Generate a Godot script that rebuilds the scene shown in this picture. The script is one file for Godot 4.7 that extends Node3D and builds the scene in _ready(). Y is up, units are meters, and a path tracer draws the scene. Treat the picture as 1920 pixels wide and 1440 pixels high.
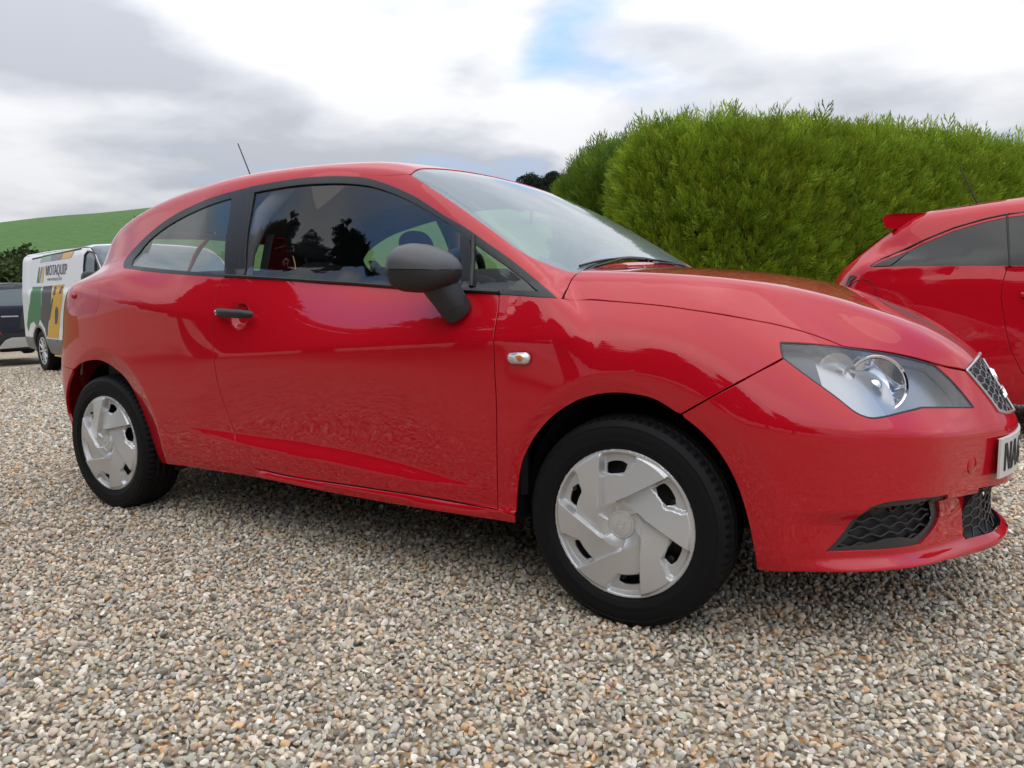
extends Node3D
# A red hatchback on a gravel yard: the cars are skins cut from smooth closed surfaces, panel by panel.

var mat := {}
var meshes := {}
var used_names := {}


func _ready() -> void:
	camera_and_sky()
	materials()
	ground()
	surroundings()
	make_wheel_meshes()
	build_hatch()


func camera_and_sky() -> void:
	var cam := Camera3D.new()
	cam.name = "camera"
	cam.fov = 51.844
	cam.near = 0.05
	cam.far = 4000.0
	cam.rotation_order = EULER_ORDER_YXZ
	cam.rotation = Vector3(deg_to_rad(-6.8893), deg_to_rad(32.2829), deg_to_rad(-0.8671))
	cam.position = Vector3(0.88366, 0.94703, 2.76271)
	add_child(cam)
	cam.current = true
	var e := Environment.new()
	e.background_mode = Environment.BG_SKY
	e.tonemap_mode = Environment.TONE_MAPPER_LINEAR
	e.tonemap_exposure = 1.50
	e.sdfgi_enabled = true
	e.ssao_enabled = true
	e.ssil_enabled = true
	var s := Sky.new()
	var pm := PanoramaSkyMaterial.new()
	pm.panorama = sky_texture()
	s.sky_material = pm
	e.sky = s
	var we := WorldEnvironment.new()
	we.name = "sky"
	we.environment = e
	add_child(we)
	var sun := DirectionalLight3D.new()
	sun.name = "sun"
	sun.light_energy = 0.26
	sun.light_angular_distance = 95.0
	sun.light_color = Color(1.0, 0.97, 0.92)
	sun.shadow_enabled = true
	sun.rotation = Vector3(deg_to_rad(-66), deg_to_rad(36), 0)
	add_child(sun)


func thing(called: String, label: String, category: String, group := "") -> Node3D:
	var o := Node3D.new()
	return tag(o, called, label, category, group)


func tag(o: Node3D, called: String, label: String, category: String, group := "") -> Node3D:
	var k: int = used_names.get(called, 0)
	used_names[called] = k + 1
	o.name = called if k == 0 else "%s_%03d" % [called, k]
	add_child(o)
	o.set_meta("label", label)
	o.set_meta("category", category)
	if group:
		o.set_meta("group", group)
	return o


func put(called: String, m: Mesh, material: Material, parent: Node3D) -> MeshInstance3D:
	var o := MeshInstance3D.new()
	o.mesh = m
	o.material_override = material
	var k := 0
	var nm := called
	while parent.has_node(nm):
		k += 1
		nm = "%s_%03d" % [called, k]
	o.name = nm
	parent.add_child(o)
	return o


func text_mesh(s: String, height: float, depth: float, bold := false) -> TextMesh:
	var f := SystemFont.new()
	f.font_names = PackedStringArray(["Droid Sans"])
	f.font_weight = 700 if bold else 400
	var t := TextMesh.new()
	t.font = f
	t.text = s
	t.font_size = 64
	t.pixel_size = height / 64.0 * 1.37
	t.depth = depth
	t.curve_step = 4.0
	return t


func std(c: Color, rough: float, metal := 0.0, coat := 0.0) -> StandardMaterial3D:
	# c holds real-world (linear) base colours
	var m := StandardMaterial3D.new()
	m.albedo_color = c.linear_to_srgb()
	m.roughness = rough
	m.metallic = metal
	if coat > 0.0:
		m.clearcoat_enabled = true
		m.clearcoat = coat
		m.clearcoat_roughness = 0.02
	return m


func pane(c: Color, a: float) -> StandardMaterial3D:
	var m := StandardMaterial3D.new()
	m.albedo_color = Color(c.r, c.g, c.b, a)
	m.transparency = BaseMaterial3D.TRANSPARENCY_ALPHA
	m.roughness = 0.0
	return m


func materials() -> void:
	mat.paint = std(Color(0.47, 0.004, 0.013), 0.4, 0.0, 1.0)
	mat.paint.metallic_specular = 0.1
	mat.trim = std(Color(0.008, 0.008, 0.009), 0.38)
	mat.black = std(Color(0.016, 0.016, 0.017), 0.5)
	mat.satin_black = std(Color(0.03, 0.03, 0.032), 0.32)
	mat.cap = std(Color(0.075, 0.075, 0.08), 0.42)
	mat.grey_plastic = std(Color(0.16, 0.16, 0.165), 0.4)
	mat.liner = std(Color(0.012, 0.012, 0.012), 0.85)
	mat.tyre = std(Color(0.006, 0.006, 0.0064), 0.62)
	mat.tyre.metallic_specular = 0.3
	mat.steel = std(Color(0.05, 0.048, 0.045), 0.6, 0.4)
	mat.silver = std(Color(0.60, 0.60, 0.595), 0.36, 0.55)
	mat.satin = std(Color(0.6, 0.6, 0.61), 0.3, 0.9)
	mat.chrome = std(Color(0.85, 0.85, 0.86), 0.06, 1.0)
	mat.mirror = std(Color(0.8, 0.8, 0.8), 0.02, 1.0)
	mat.bezel = std(Color(0.34, 0.35, 0.36), 0.25, 0.85)
	mat.smoke = std(Color(0.055, 0.062, 0.075), 0.3, 0.3)
	mat.amber = std(Color(0.6, 0.16, 0.03), 0.3)
	mat.frosted = pane(Color(0.9, 0.9, 0.9), 0.35)
	mat.red_lens = std(Color(0.3, 0.01, 0.01), 0.1, 0.0, 1.0)
	mat.plate = std(Color(0.62, 0.61, 0.57), 0.35)
	mat.glass = pane(Color(0.06, 0.08, 0.085), 0.16)
	mat.quarter_glass = pane(Color(0.34, 0.43, 0.42), 0.24)
	mat.screen = pane(Color(0.72, 0.79, 0.82), 0.36)
	mat.dark_glass = std(Color(0.01, 0.012, 0.013), 0.03)
	mat.lens = pane(Color(0.8, 0.8, 0.8), 0.04)
	mat.cabin = std(Color(0.012, 0.012, 0.013), 0.75)
	mat.seat = std(Color(0.014, 0.014, 0.016), 0.9)
	mat.white = std(Color(0.74, 0.75, 0.76), 0.35, 0.0, 0.8)
	mat.navy = std(Color(0.007, 0.009, 0.022), 0.3)
	mat.van_glass = std(Color(0.10, 0.13, 0.14), 0.05)
	mat.print_green = std(Color(0.03, 0.16, 0.05), 0.4)
	mat.print_dark = std(Color(0.045, 0.04, 0.05), 0.4)
	mat.print_yellow = std(Color(0.62, 0.34, 0.02), 0.4)
	mat.print_pale_green = std(Color(0.30, 0.45, 0.36), 0.4)
	mat.print_grey = std(Color(0.22, 0.23, 0.25), 0.4)
	mat.print_orange = std(Color(0.66, 0.40, 0.12), 0.4)
	mat.bark = std(Color(0.07, 0.055, 0.04), 0.95)
	mat.lining = std(Color(0.20, 0.20, 0.195), 0.9)
const CURVES := {
	"door_front": [-0.4052,0.9303,0.7879,1, -0.3930,0.8823,0.8122,0, -0.3902,0.7964,0.8419,1, -0.3891,0.7606,0.8427,0, -0.3873,0.6840,0.8442,0, -0.3839,0.6069,0.8447,0, -0.3893,0.4453,0.8387,0, -0.4008,0.2839,0.8249,1],
	"door_bottom": [-0.4008,0.2839,0.8249,1, -0.6657,0.2897,0.8278,0, -0.9763,0.2894,0.8328,0, -1.2414,0.2865,0.8342,0, -1.4188,0.2910,0.8296,0, -1.4892,0.2953,0.8294,0, -1.5337,0.3262,0.8337,0, -1.5563,0.3678,0.8383,0, -1.5807,0.4133,0.8303,0, -1.5941,0.4473,0.8318,0, -1.6207,0.5178,0.8375,0, -1.6460,0.5965,0.8425,0, -1.6596,0.6855,0.8449,0, -1.6665,0.7820,0.8411,0, -1.6657,0.8521,0.8355,0, -1.6622,0.9228,0.8177,0, -1.6525,0.9736,0.8001,0, -1.6389,1.0054,0.7868,1],
	"belt_door": [-1.6389,1.0054,0.7868,1, -1.5717,1.0017,0.7823,1, -1.4279,0.9934,0.7706,0, -1.2192,0.9789,0.7493,0, -1.0111,0.9658,0.7427,0, -0.8001,0.9515,0.7589,0, -0.5912,0.9392,0.7762,0, -0.4052,0.9303,0.7879,1],
	"belt_wing": [-0.4052,0.9303,0.7879,1, -0.2843,0.9225,0.7918,0, -0.2155,0.9179,0.7768,1, -0.2014,0.9169,0.7646,1],
	"belt_quarter": [-1.6389,1.0054,0.7868,1, -1.7990,1.0147,0.7922,0, -1.9853,1.0272,0.7833,0, -2.1614,1.0422,0.7792,0, -2.3320,1.0567,0.7562,1],
	"dlo_top_q": [-2.3320,1.0567,0.7562,1, -2.3799,1.0731,0.7325,0, -2.4148,1.1001,0.6989,0, -2.3944,1.1298,0.6845,0, -2.2810,1.1985,0.6747,0, -2.1721,1.2493,0.6659,0, -2.0574,1.2891,0.6572,0, -1.9286,1.3171,0.6566,0, -1.8000,1.3376,0.6529,0, -1.6568,1.3548,0.6377,1],
	"dlo_top_d": [-1.6568,1.3548,0.6377,1, -1.5681,1.3630,0.6256,0, -1.4257,1.3713,0.6040,0, -1.2899,1.3707,0.5823,0, -1.1884,1.3624,0.5711,0, -1.0993,1.3474,0.5698,0, -0.9780,1.3100,0.5845,0, -0.8521,1.2616,0.6134,0, -0.7612,1.2181,0.6395,0, -0.6846,1.1808,0.6608,0, -0.5846,1.1350,0.6853,0, -0.4893,1.0835,0.7095,0, -0.4004,1.0347,0.7285,0, -0.3176,0.9828,0.7464,0, -0.2544,0.9440,0.7662,0, -0.2155,0.9179,0.7768,1],
	"seam_b": [-1.6568,1.3548,0.6377,1, -1.6369,1.2815,0.6706,0, -1.6139,1.1665,0.7172,0, -1.5995,1.0848,0.7469,0, -1.5717,1.0017,0.7823,1],
	"glass_q": [-2.2991,1.0684,0.7468,1, -2.3237,1.1014,0.7141,0, -2.2625,1.1654,0.6893,0, -2.1663,1.2149,0.6799,0, -2.0407,1.2589,0.6712,0, -1.8727,1.2952,0.6709,0, -1.7367,1.3168,0.6610,1, -1.7166,1.2444,0.6920,0, -1.6992,1.1497,0.7296,0, -1.6619,1.0240,0.7796,1, -1.8065,1.0293,0.7856,0, -2.0284,1.0454,0.7716,0],
	"glass_d": [-1.6202,1.3308,0.6467,1, -1.5559,1.3368,0.6378,0, -1.4137,1.3447,0.6167,0, -1.2785,1.3425,0.5953,0, -1.1772,1.3342,0.5843,0, -1.0702,1.3155,0.5839,0, -0.9541,1.2794,0.5996,0, -0.8431,1.2369,0.6256,0, -0.7323,1.1880,0.6552,0, -0.6573,1.1520,0.6757,0, -0.6123,1.1228,0.6907,1, -0.5853,1.0341,0.7271,0, -0.5499,0.9453,0.7740,1, -0.8060,0.9619,0.7514,0, -1.0161,0.9740,0.7369,0, -1.2257,0.9888,0.7440,0, -1.4317,1.0032,0.7666,0, -1.5520,1.0125,0.7757,1, -1.5870,1.1450,0.7233,0, -1.6018,1.2295,0.6903,0],
	"glass_t": [-0.5673,1.1003,0.7023,1, -0.5006,1.0641,0.7200,0, -0.4059,1.0140,0.7414,0, -0.3311,0.9698,0.7578,0, -0.2729,0.9367,0.7805,1, -0.4113,0.9437,0.7793,0, -0.5250,0.9514,0.7692,1],
	"hood_pillar": [-0.2237,0.9917,0.6285,1, -0.2242,0.9632,0.6790,0, -0.2014,0.9169,0.7646,1],
	"hood_wing": [-0.2014,0.9169,0.7646,1, -0.1459,0.9128,0.7264,0, -0.0584,0.9069,0.7190,0, 0.0625,0.8960,0.7061,0, 0.1752,0.8796,0.6876,0, 0.2887,0.8581,0.6475,0, 0.3567,0.8422,0.6091,0, 0.4242,0.8206,0.5694,0, 0.4759,0.7994,0.5413,0, 0.5143,0.7806,0.5220,1],
	"hood_front": [0.5143,0.7806,0.5220,1, 0.5894,0.7652,0.4376,0, 0.6519,0.7480,0.3774,0, 0.7134,0.7247,0.3185,1, 0.7463,0.7129,0.2803,0, 0.7842,0.7002,0.2236,1],
	"lamp_top": [0.5147,0.7794,0.5239,1, 0.4261,0.7935,0.6089,0, 0.3792,0.7971,0.6497,1],
	"lamp_back": [0.3792,0.7971,0.6497,1, 0.3841,0.7803,0.6657,0, 0.3942,0.7597,0.6805,1],
	"lamp_low": [0.3942,0.7597,0.6805,1, 0.4430,0.7231,0.6788,0, 0.5159,0.6703,0.6705,0, 0.5656,0.6311,0.6654,0, 0.5887,0.6187,0.6560,0, 0.6060,0.6140,0.6440,0, 0.6293,0.6154,0.6179,0, 0.6629,0.6214,0.5667,0, 0.7004,0.6254,0.4819,1, 0.7563,0.6144,0.3735,0, 0.8112,0.6035,0.2712,1],
	"lamp_in": [0.8112,0.6035,0.2712,1, 0.7620,0.6700,0.2947,0, 0.7138,0.7206,0.3218,1],
	"lamp_hood": [0.7138,0.7206,0.3218,1, 0.6524,0.7439,0.3811,0, 0.5900,0.7619,0.4416,0, 0.5147,0.7794,0.5239,1],
	"wing_bumper": [0.3942,0.7597,0.6805,1, 0.3338,0.7198,0.7493,0, 0.2515,0.6680,0.7911,0, 0.1633,0.6121,0.7975,1],
	"arch_wing": [0.1633,0.6121,0.7975,1, 0.0961,0.6496,0.8044,0, 0.0325,0.6618,0.8105,0, -0.0331,0.6616,0.8168,0, -0.1063,0.6448,0.8232,0, -0.1706,0.6111,0.8272,0, -0.2262,0.5660,0.8293,0, -0.2789,0.4995,0.8288,0, -0.3146,0.4266,0.8258,0, -0.3336,0.3412,0.8184,0, -0.3419,0.2718,0.8160,1],
	"arch_bumper": [0.1633,0.6121,0.7975,1, 0.2138,0.5750,0.7923,0, 0.2633,0.5222,0.7859,0, 0.3074,0.4440,0.7775,0, 0.3360,0.3542,0.7687,0, 0.3506,0.2779,0.7614,0, 0.3575,0.2099,0.7460,1],
	"wing_sill": [-0.3419,0.2718,0.8160,1, -0.4008,0.2839,0.8249,1],
	"sill_end": [-0.3455,0.2486,0.8109,1, -0.3419,0.2718,0.8160,1],
	"sill": [-0.3455,0.2486,0.8109,1, -0.6707,0.2476,0.8232,0, -1.0694,0.2506,0.8291,0, -1.4444,0.2593,0.8273,0, -1.8207,0.2501,0.8071,0, -2.1233,0.2366,0.7802,1],
	"arch_r": [-2.1233,0.2366,0.7802,1, -2.1414,0.2445,0.7774,0, -2.1681,0.3207,0.7862,0, -2.1998,0.4069,0.7908,0, -2.2289,0.5019,0.8038,0, -2.2766,0.5803,0.8135,0, -2.3534,0.6285,0.8152,0, -2.4525,0.6614,0.8155,0, -2.5506,0.6613,0.8112,0, -2.6475,0.6429,0.8042,0, -2.7297,0.6096,0.7944,1],
	"arch_rb": [-2.7297,0.6096,0.7944,1, -2.8026,0.5506,0.7813,0, -2.8689,0.4726,0.7627,0, -2.8999,0.3863,0.7423,0, -2.8524,0.3207,0.7503,1],
	"fog": [0.5160,0.2727,0.7101,1, 0.5489,0.3168,0.6819,0, 0.6029,0.3827,0.6713,0, 0.6245,0.3958,0.6542,0, 0.6489,0.4027,0.6321,0, 0.7085,0.4037,0.5658,0, 0.7685,0.3957,0.4538,1, 0.7485,0.3152,0.3974,0, 0.7198,0.2661,0.4739,0, 0.7042,0.2625,0.5075,0, 0.6730,0.2652,0.5591,0, 0.5872,0.2711,0.6518,0],
	"screen_side": [-0.9166,1.3473,0.5533,1, -0.7167,1.2481,0.6153,0, -0.5174,1.1384,0.6658,0, -0.3888,1.0610,0.6870,0, -0.3270,1.0274,0.6666,0, -0.2783,1.0027,0.6230,0, -0.2349,0.9928,0.6277,1],
	"grille_side": [0.7842,0.7002,0.2236,1, 0.7935,0.6886,0.2159,0, 0.8381,0.6267,0.1823,0, 0.8657,0.5838,0.1659,1],
	"fuel": [-2.4689,1.0060,0.7998,1, -2.4313,0.9645,0.8180,0, -2.4413,0.8964,0.8247,0, -2.4892,0.8618,0.8209,0, -2.5610,0.8705,0.8123,0, -2.6019,0.9195,0.8042,0, -2.6032,0.9593,0.8003,0, -2.5974,0.9943,0.7888,0, -2.5534,1.0075,0.7865,0, -2.4689,1.0060,0.7998,1],
	"bump_low": [0.3575,0.2099,0.7460,1, 0.4619,0.2207,0.7355,0, 0.5422,0.2239,0.7062,0, 0.6171,0.2241,0.6570,0, 0.6908,0.2224,0.5832,0, 0.7633,0.2156,0.4578,0, 0.8378,0.1930,0.2600,0, 0.8860,0.1900,0.1400,0, 0.9059,0.1880,0.0000,1],
	"screen_top": [-0.9766,1.4136,0.0000,1, -0.9666,1.4076,0.2000,0, -0.9466,1.3905,0.4000,0, -0.9166,1.3473,0.5533,1],
	"roof_edge": [-0.9166,1.3473,0.5533,1, -1.1000,1.3606,0.5620,0, -1.4000,1.4170,0.5560,0, -1.8000,1.4189,0.5520,0, -2.2000,1.3742,0.5400,0, -2.5000,1.3099,0.5150,0, -2.6600,1.2621,0.4900,1],
	"roof_back": [-2.6600,1.2621,0.4900,1, -2.6900,1.2652,0.3000,0, -2.7100,1.2643,0.0000,1],
	"rear_edge": [-2.6600,1.2621,0.4900,1, -2.7340,1.2000,0.5500,0, -2.7617,1.0800,0.6000,0, -2.8976,0.9800,0.6600,0, -2.9487,0.8500,0.6800,0, -2.9615,0.7500,0.6900,0, -2.9817,0.6200,0.7000,1],
	"rear_bumper_cut": [-2.9817,0.6200,0.7000,1, -2.8500,0.6150,0.7690,0, -2.7297,0.6096,0.7944,1],
	"hood_rear": [-0.2687,1.0384,0.0000,1, -0.2637,1.0253,0.3000,0, -0.2457,1.0058,0.5000,0, -0.2237,0.9917,0.6285,1],
	"grille_top": [0.7842,0.7002,0.2236,1, 0.8045,0.7240,0.1000,0, 0.8081,0.7280,0.0000,1],
	"grille_low": [0.8657,0.5838,0.1659,1, 0.8872,0.5720,0.1100,0, 0.9031,0.5650,0.0000,1],
	"low_grille": [0.8905,0.2220,0.0000,1, 0.8630,0.2240,0.1500,0, 0.8070,0.2290,0.2700,1, 0.7959,0.3000,0.2750,0, 0.8332,0.3830,0.2850,1, 0.8914,0.3720,0.1400,0, 0.9117,0.3660,0.0000,1],
}


# ---------------------------------------------------------------- small maths
static func sst(a: float, b: float, x: float) -> float:
	var t := clampf((x - a) / (b - a), 0.0, 1.0)
	return t * t * (3.0 - 2.0 * t)


static func smx(a: float, b: float, k: float) -> float:
	var d := 1.0 - absf(a - b) / k
	if d <= 0.0:
		return maxf(a, b)
	return maxf(a, b) + k * d * d * d / 6.0


class Sp:
	# natural cubic spline, tabled for speed; straight beyond its ends
	var x0 := 0.0
	var x1 := 1.0
	var inv := 1.0
	var n := 180
	var v := PackedFloat32Array()
	var s := PackedFloat32Array()

	func _init(p: Array) -> void:
		var c := p.size() / 2
		var x := []
		var y := []
		for i in c:
			x.append(float(p[2 * i]))
			y.append(float(p[2 * i + 1]))
		var m := []
		var u := []
		m.resize(c)
		u.resize(c)
		m.fill(0.0)
		u.fill(0.0)
		for i in range(1, c - 1):
			var g: float = (x[i] - x[i - 1]) / (x[i + 1] - x[i - 1])
			var q: float = g * m[i - 1] + 2.0
			m[i] = (g - 1.0) / q
			u[i] = (y[i + 1] - y[i]) / (x[i + 1] - x[i]) - (y[i] - y[i - 1]) / (x[i] - x[i - 1])
			u[i] = (6.0 * u[i] / (x[i + 1] - x[i - 1]) - g * u[i - 1]) / q
		m[c - 1] = 0.0
		for i in range(c - 2, -1, -1):
			m[i] = m[i] * m[i + 1] + u[i]
		x0 = x[0]
		x1 = x[c - 1]
		inv = n / (x1 - x0)
		var k := 0
		for j in n + 1:
			var t := x0 + j / inv
			while k < c - 2 and t > x[k + 1]:
				k += 1
			var h: float = x[k + 1] - x[k]
			var a: float = (x[k + 1] - t) / h
			var b := 1.0 - a
			v.append(a * y[k] + b * y[k + 1] + ((a * a * a - a) * m[k] + (b * b * b - b) * m[k + 1]) * h * h / 6.0)
			s.append(((y[k + 1] - y[k]) / h - (3.0 * a * a - 1.0) / 6.0 * h * m[k] + (3.0 * b * b - 1.0) / 6.0 * h * m[k + 1]) / inv)

	func at(t: float) -> float:
		var f := (t - x0) * inv
		if f <= 0.0:
			return v[0] + f * s[0]
		if f >= n:
			return v[n] + (f - n) * s[n]
		var i := int(f)
		f -= i
		var a := v[i]
		var d := v[i + 1] - a
		var p := s[i]
		return a + f * (p + f * ((3.0 * d - 2.0 * p - s[i + 1]) + f * (p + s[i + 1] - 2.0 * d)))

	func slope(t: float) -> float:
		var f := clampf((t - x0) * inv, 0.0, n - 0.001)
		var i := int(f)
		f -= i
		return lerpf(s[i], s[i + 1], f) * inv


# ---------------------------------------------------------------- mesh builder
class MB:
	var v := PackedVector3Array()
	var n := PackedVector3Array()
	var uv := PackedVector2Array()
	var idx := PackedInt32Array()

	func vert(p: Vector3, m: Vector3, t := Vector2.ZERO) -> int:
		v.append(p)
		n.append(m)
		uv.append(t)
		return v.size() - 1

	func tri(a: int, b: int, c: int) -> void:
		# front faces run clockwise, decided by the normals
		var g := (v[b] - v[a]).cross(v[c] - v[a])
		if g.dot(n[a] + n[b] + n[c]) > 0.0:
			idx.append_array([a, c, b])
		else:
			idx.append_array([a, b, c])

	func quad(a: int, b: int, c: int, d: int) -> void:
		tri(a, b, c)
		tri(a, c, d)

	func face(p: Array, m := Vector3.ZERO) -> void:
		# flat polygon; without a normal it is taken from the corners (counterclockwise seen from outside)
		var nn := m
		if nn == Vector3.ZERO:
			nn = (p[1] - p[0]).cross(p[2] - p[0]).normalized()
		var o := v.size()
		for q in p:
			vert(q, nn)
		for i in range(1, p.size() - 1):
			tri(o, o + i, o + i + 1)

	func box(c: Vector3, s: Vector3, b := Basis(), bev := 0.004) -> void:
		# bevelled box: six faces drawn in, twelve edges, eight corners
		var h := s * 0.5
		var e := minf(bev, minf(h.x, minf(h.y, h.z)) * 0.6)
		for ax in 3:
			for sg in [-1.0, 1.0]:
				var a := (ax + 1) % 3
				var d := (ax + 2) % 3
				var q := []
				for k in [[-1, -1], [1, -1], [1, 1], [-1, 1]]:
					var w := Vector3.ZERO
					w[ax] = sg * h[ax]
					w[a] = k[0] * (h[a] - e)
					w[d] = k[1] * (h[d] - e)
					q.append(c + b * w)
				var nn := Vector3.ZERO
				nn[ax] = sg
				face(q, b * nn)
		if e <= 0.0:
			return
		for ax in 3:
			var a := (ax + 1) % 3
			var d := (ax + 2) % 3
			for sa in [-1.0, 1.0]:
				for sd in [-1.0, 1.0]:
					var q := []
					for k in [[0, -1], [0, 1], [1, 1], [1, -1]]:
						var w := Vector3.ZERO
						w[ax] = k[1] * (h[ax] - e)
						w[a] = sa * (h[a] - (e if k[0] == 1 else 0.0))
						w[d] = sd * (h[d] - (0.0 if k[0] == 1 else e))
						q.append(c + b * w)
					var nn := Vector3.ZERO
					nn[a] = sa
					nn[d] = sd
					face(q, (b * nn).normalized())

	func lathe(prof: Array, seg: int, origin := Vector3.ZERO, axis := Basis(), smooth := true, a0 := 0.0, a1 := TAU) -> void:
		# prof: Vector2(radius, height along z); axis maps z to the turning axis; normals point to the left of the profile's run
		var k := prof.size()
		for j in (k - 1):
			var t: Vector2 = prof[j + 1] - prof[j]
			if t.length() < 1e-7:
				continue
			var o := v.size()
			for i in seg + 1:
				var th := a0 + (a1 - a0) * i / seg
				var cs := cos(th)
				var sn := sin(th)
				for e in 2:
					var q: Vector2 = prof[j + e]
					var tn := t.normalized()
					if smooth:
						var o2: int = j - 1 if e == 0 else j + 1
						if o2 >= 0 and o2 < k - 1:
							var t2: Vector2 = (prof[o2 + 1] - prof[o2]).normalized()
							if t2.dot(tn) > 0.75:
								tn = (tn + t2).normalized()
					var m := Vector3(cs * tn.y, sn * tn.y, -tn.x)
					vert(origin + axis * Vector3(cs * q.x, sn * q.x, q.y), axis * m)
			for i in seg:
				quad(o + 2 * i, o + 2 * i + 1, o + 2 * i + 3, o + 2 * i + 2)

	func tube(path: Array, r: float, sides := 8, caps := true) -> void:
		# path of Vector3, or of [Vector3, radius]
		var ps := []
		var rs := []
		for q in path:
			if q is Array:
				ps.append(q[0])
				rs.append(q[1])
			else:
				ps.append(q)
				rs.append(r)
		var k := ps.size()
		var up := Vector3(0.31, 0.9, 0.2)
		var o := v.size()
		for i in k:
			var t: Vector3 = (ps[mini(i + 1, k - 1)] - ps[maxi(i - 1, 0)]).normalized()
			var a := t.cross(up)
			if a.length() < 0.1:
				a = t.cross(Vector3(1, 0, 0.2))
			a = a.normalized()
			var b := t.cross(a)
			up = a.cross(t)
			for j in sides:
				var th := TAU * j / sides
				var m := a * cos(th) + b * sin(th)
				vert(ps[i] + m * rs[i], m)
		for i in k - 1:
			for j in sides:
				var j2 := (j + 1) % sides
				quad(o + i * sides + j, o + i * sides + j2, o + (i + 1) * sides + j2, o + (i + 1) * sides + j)
		if caps:
			for e in 2:
				var i: int = 0 if e == 0 else k - 1
				var t: Vector3 = (ps[0] - ps[1]).normalized() if e == 0 else (ps[k - 1] - ps[k - 2]).normalized()
				var q := []
				for j in sides:
					q.append(v[o + i * sides + j])
				face(q, t)

	func mirror() -> MB:
		var r := MB.new()
		r.v = v.duplicate()
		r.n = n.duplicate()
		r.uv = uv.duplicate()
		r.idx = idx.duplicate()
		for i in v.size():
			r.v[i].z = -v[i].z
			r.n[i].z = -n[i].z
		for i in range(0, idx.size(), 3):
			r.idx[i + 1] = idx[i + 2]
			r.idx[i + 2] = idx[i + 1]
		return r

	func join(o: MB) -> MB:
		var k := v.size()
		v.append_array(o.v)
		n.append_array(o.n)
		uv.append_array(o.uv)
		for i in o.idx:
			idx.append(i + k)
		return self

	func moved(t: Transform3D) -> MB:
		for i in v.size():
			v[i] = t * v[i]
			n[i] = (t.basis * n[i]).normalized()
		return self

	func mesh() -> ArrayMesh:
		var a := []
		a.resize(Mesh.ARRAY_MAX)
		a[Mesh.ARRAY_VERTEX] = v
		a[Mesh.ARRAY_NORMAL] = n
		a[Mesh.ARRAY_TEX_UV] = uv
		a[Mesh.ARRAY_INDEX] = idx
		var m := ArrayMesh.new()
		m.add_surface_from_arrays(Mesh.PRIMITIVE_TRIANGLES, a)
		return m


# ---------------------------------------------------------------- bodies: a closed surface f = 0, f > 0 outside
class Body:
	func f(_x: float, _y: float, _z: float) -> float:
		return 0.0

	func fv(p: Vector3) -> float:
		return f(p.x, p.y, p.z)

	# from p, find the surface along d; starts a little outside and marches in
	func drop(p: Vector3, d: Vector3, lift := 0.05) -> Vector3:
		var t := lift
		var a := fv(p + d * t)
		var guard := 0
		while a < 0.0 and guard < 60:
			t += 0.04
			a = fv(p + d * t)
			guard += 1
		var ta := t
		var tb := t
		var b := a
		guard = 0
		while b > 0.0 and guard < 400:
			ta = tb
			a = b
			tb -= clampf(b * 0.8, 0.0015, 0.06)
			b = fv(p + d * tb)
			guard += 1
		var best := tb
		var err := absf(b)
		for i in 9:
			var den := a - b
			if absf(den) < 1e-9:
				break
			var tc := tb + (ta - tb) * (-b / den)
			var c := fv(p + d * tc)
			if absf(c) < err:
				err = absf(c)
				best = tc
				if err < 2e-6:
					break
			if c < 0.0:
				tb = tc
				b = c
				a *= 0.5
			else:
				ta = tc
				a = c
				b *= 0.5
		return p + d * best

	func normal(p: Vector3) -> Vector3:
		var e := 0.0016
		return Vector3(f(p.x + e, p.y, p.z) - f(p.x - e, p.y, p.z), f(p.x, p.y + e, p.z) - f(p.x, p.y - e, p.z), f(p.x, p.y, p.z + e) - f(p.x, p.y, p.z - e)).normalized()


# a sheet given straight as z = h(x, y), for lids, wheel covers and the like
class Sheet extends Body:
	func h(_x: float, _y: float) -> float:
		return 0.0

	func f(x: float, y: float, z: float) -> float:
		return z - h(x, y)

	func drop(p: Vector3, _d: Vector3, _lift := 0.05) -> Vector3:
		return Vector3(p.x, p.y, h(p.x, p.y))


# curve points run as flat x, y, z, corner lists; dense() bends a smooth line through them between corners
static func dense(c: Array, step: float) -> PackedVector3Array:
	var p := PackedVector3Array()
	var k := c.size() / 4
	var q := PackedVector3Array()
	for i in k:
		q.append(Vector3(c[4 * i], c[4 * i + 1], c[4 * i + 2]))
	for i in k - 1:
		var a := q[i]
		var b := q[i + 1]
		var a0 := q[i - 1] if i > 0 and c[4 * i + 3] == 0 else a * 2.0 - b
		var b1 := q[i + 2] if i + 2 < k and c[4 * (i + 1) + 3] == 0 else b * 2.0 - a
		if a0 == a * 2.0 - b and i + 2 < k and c[4 * (i + 1) + 3] == 0:
			a0 = a - (b - a)
		var m := maxi(1, int(ceil(a.distance_to(b) / step)))
		for j in m:
			p.append(a.cubic_interpolate(b, a0, b1, float(j) / m))
	p.append(q[k - 1])
	return p


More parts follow.
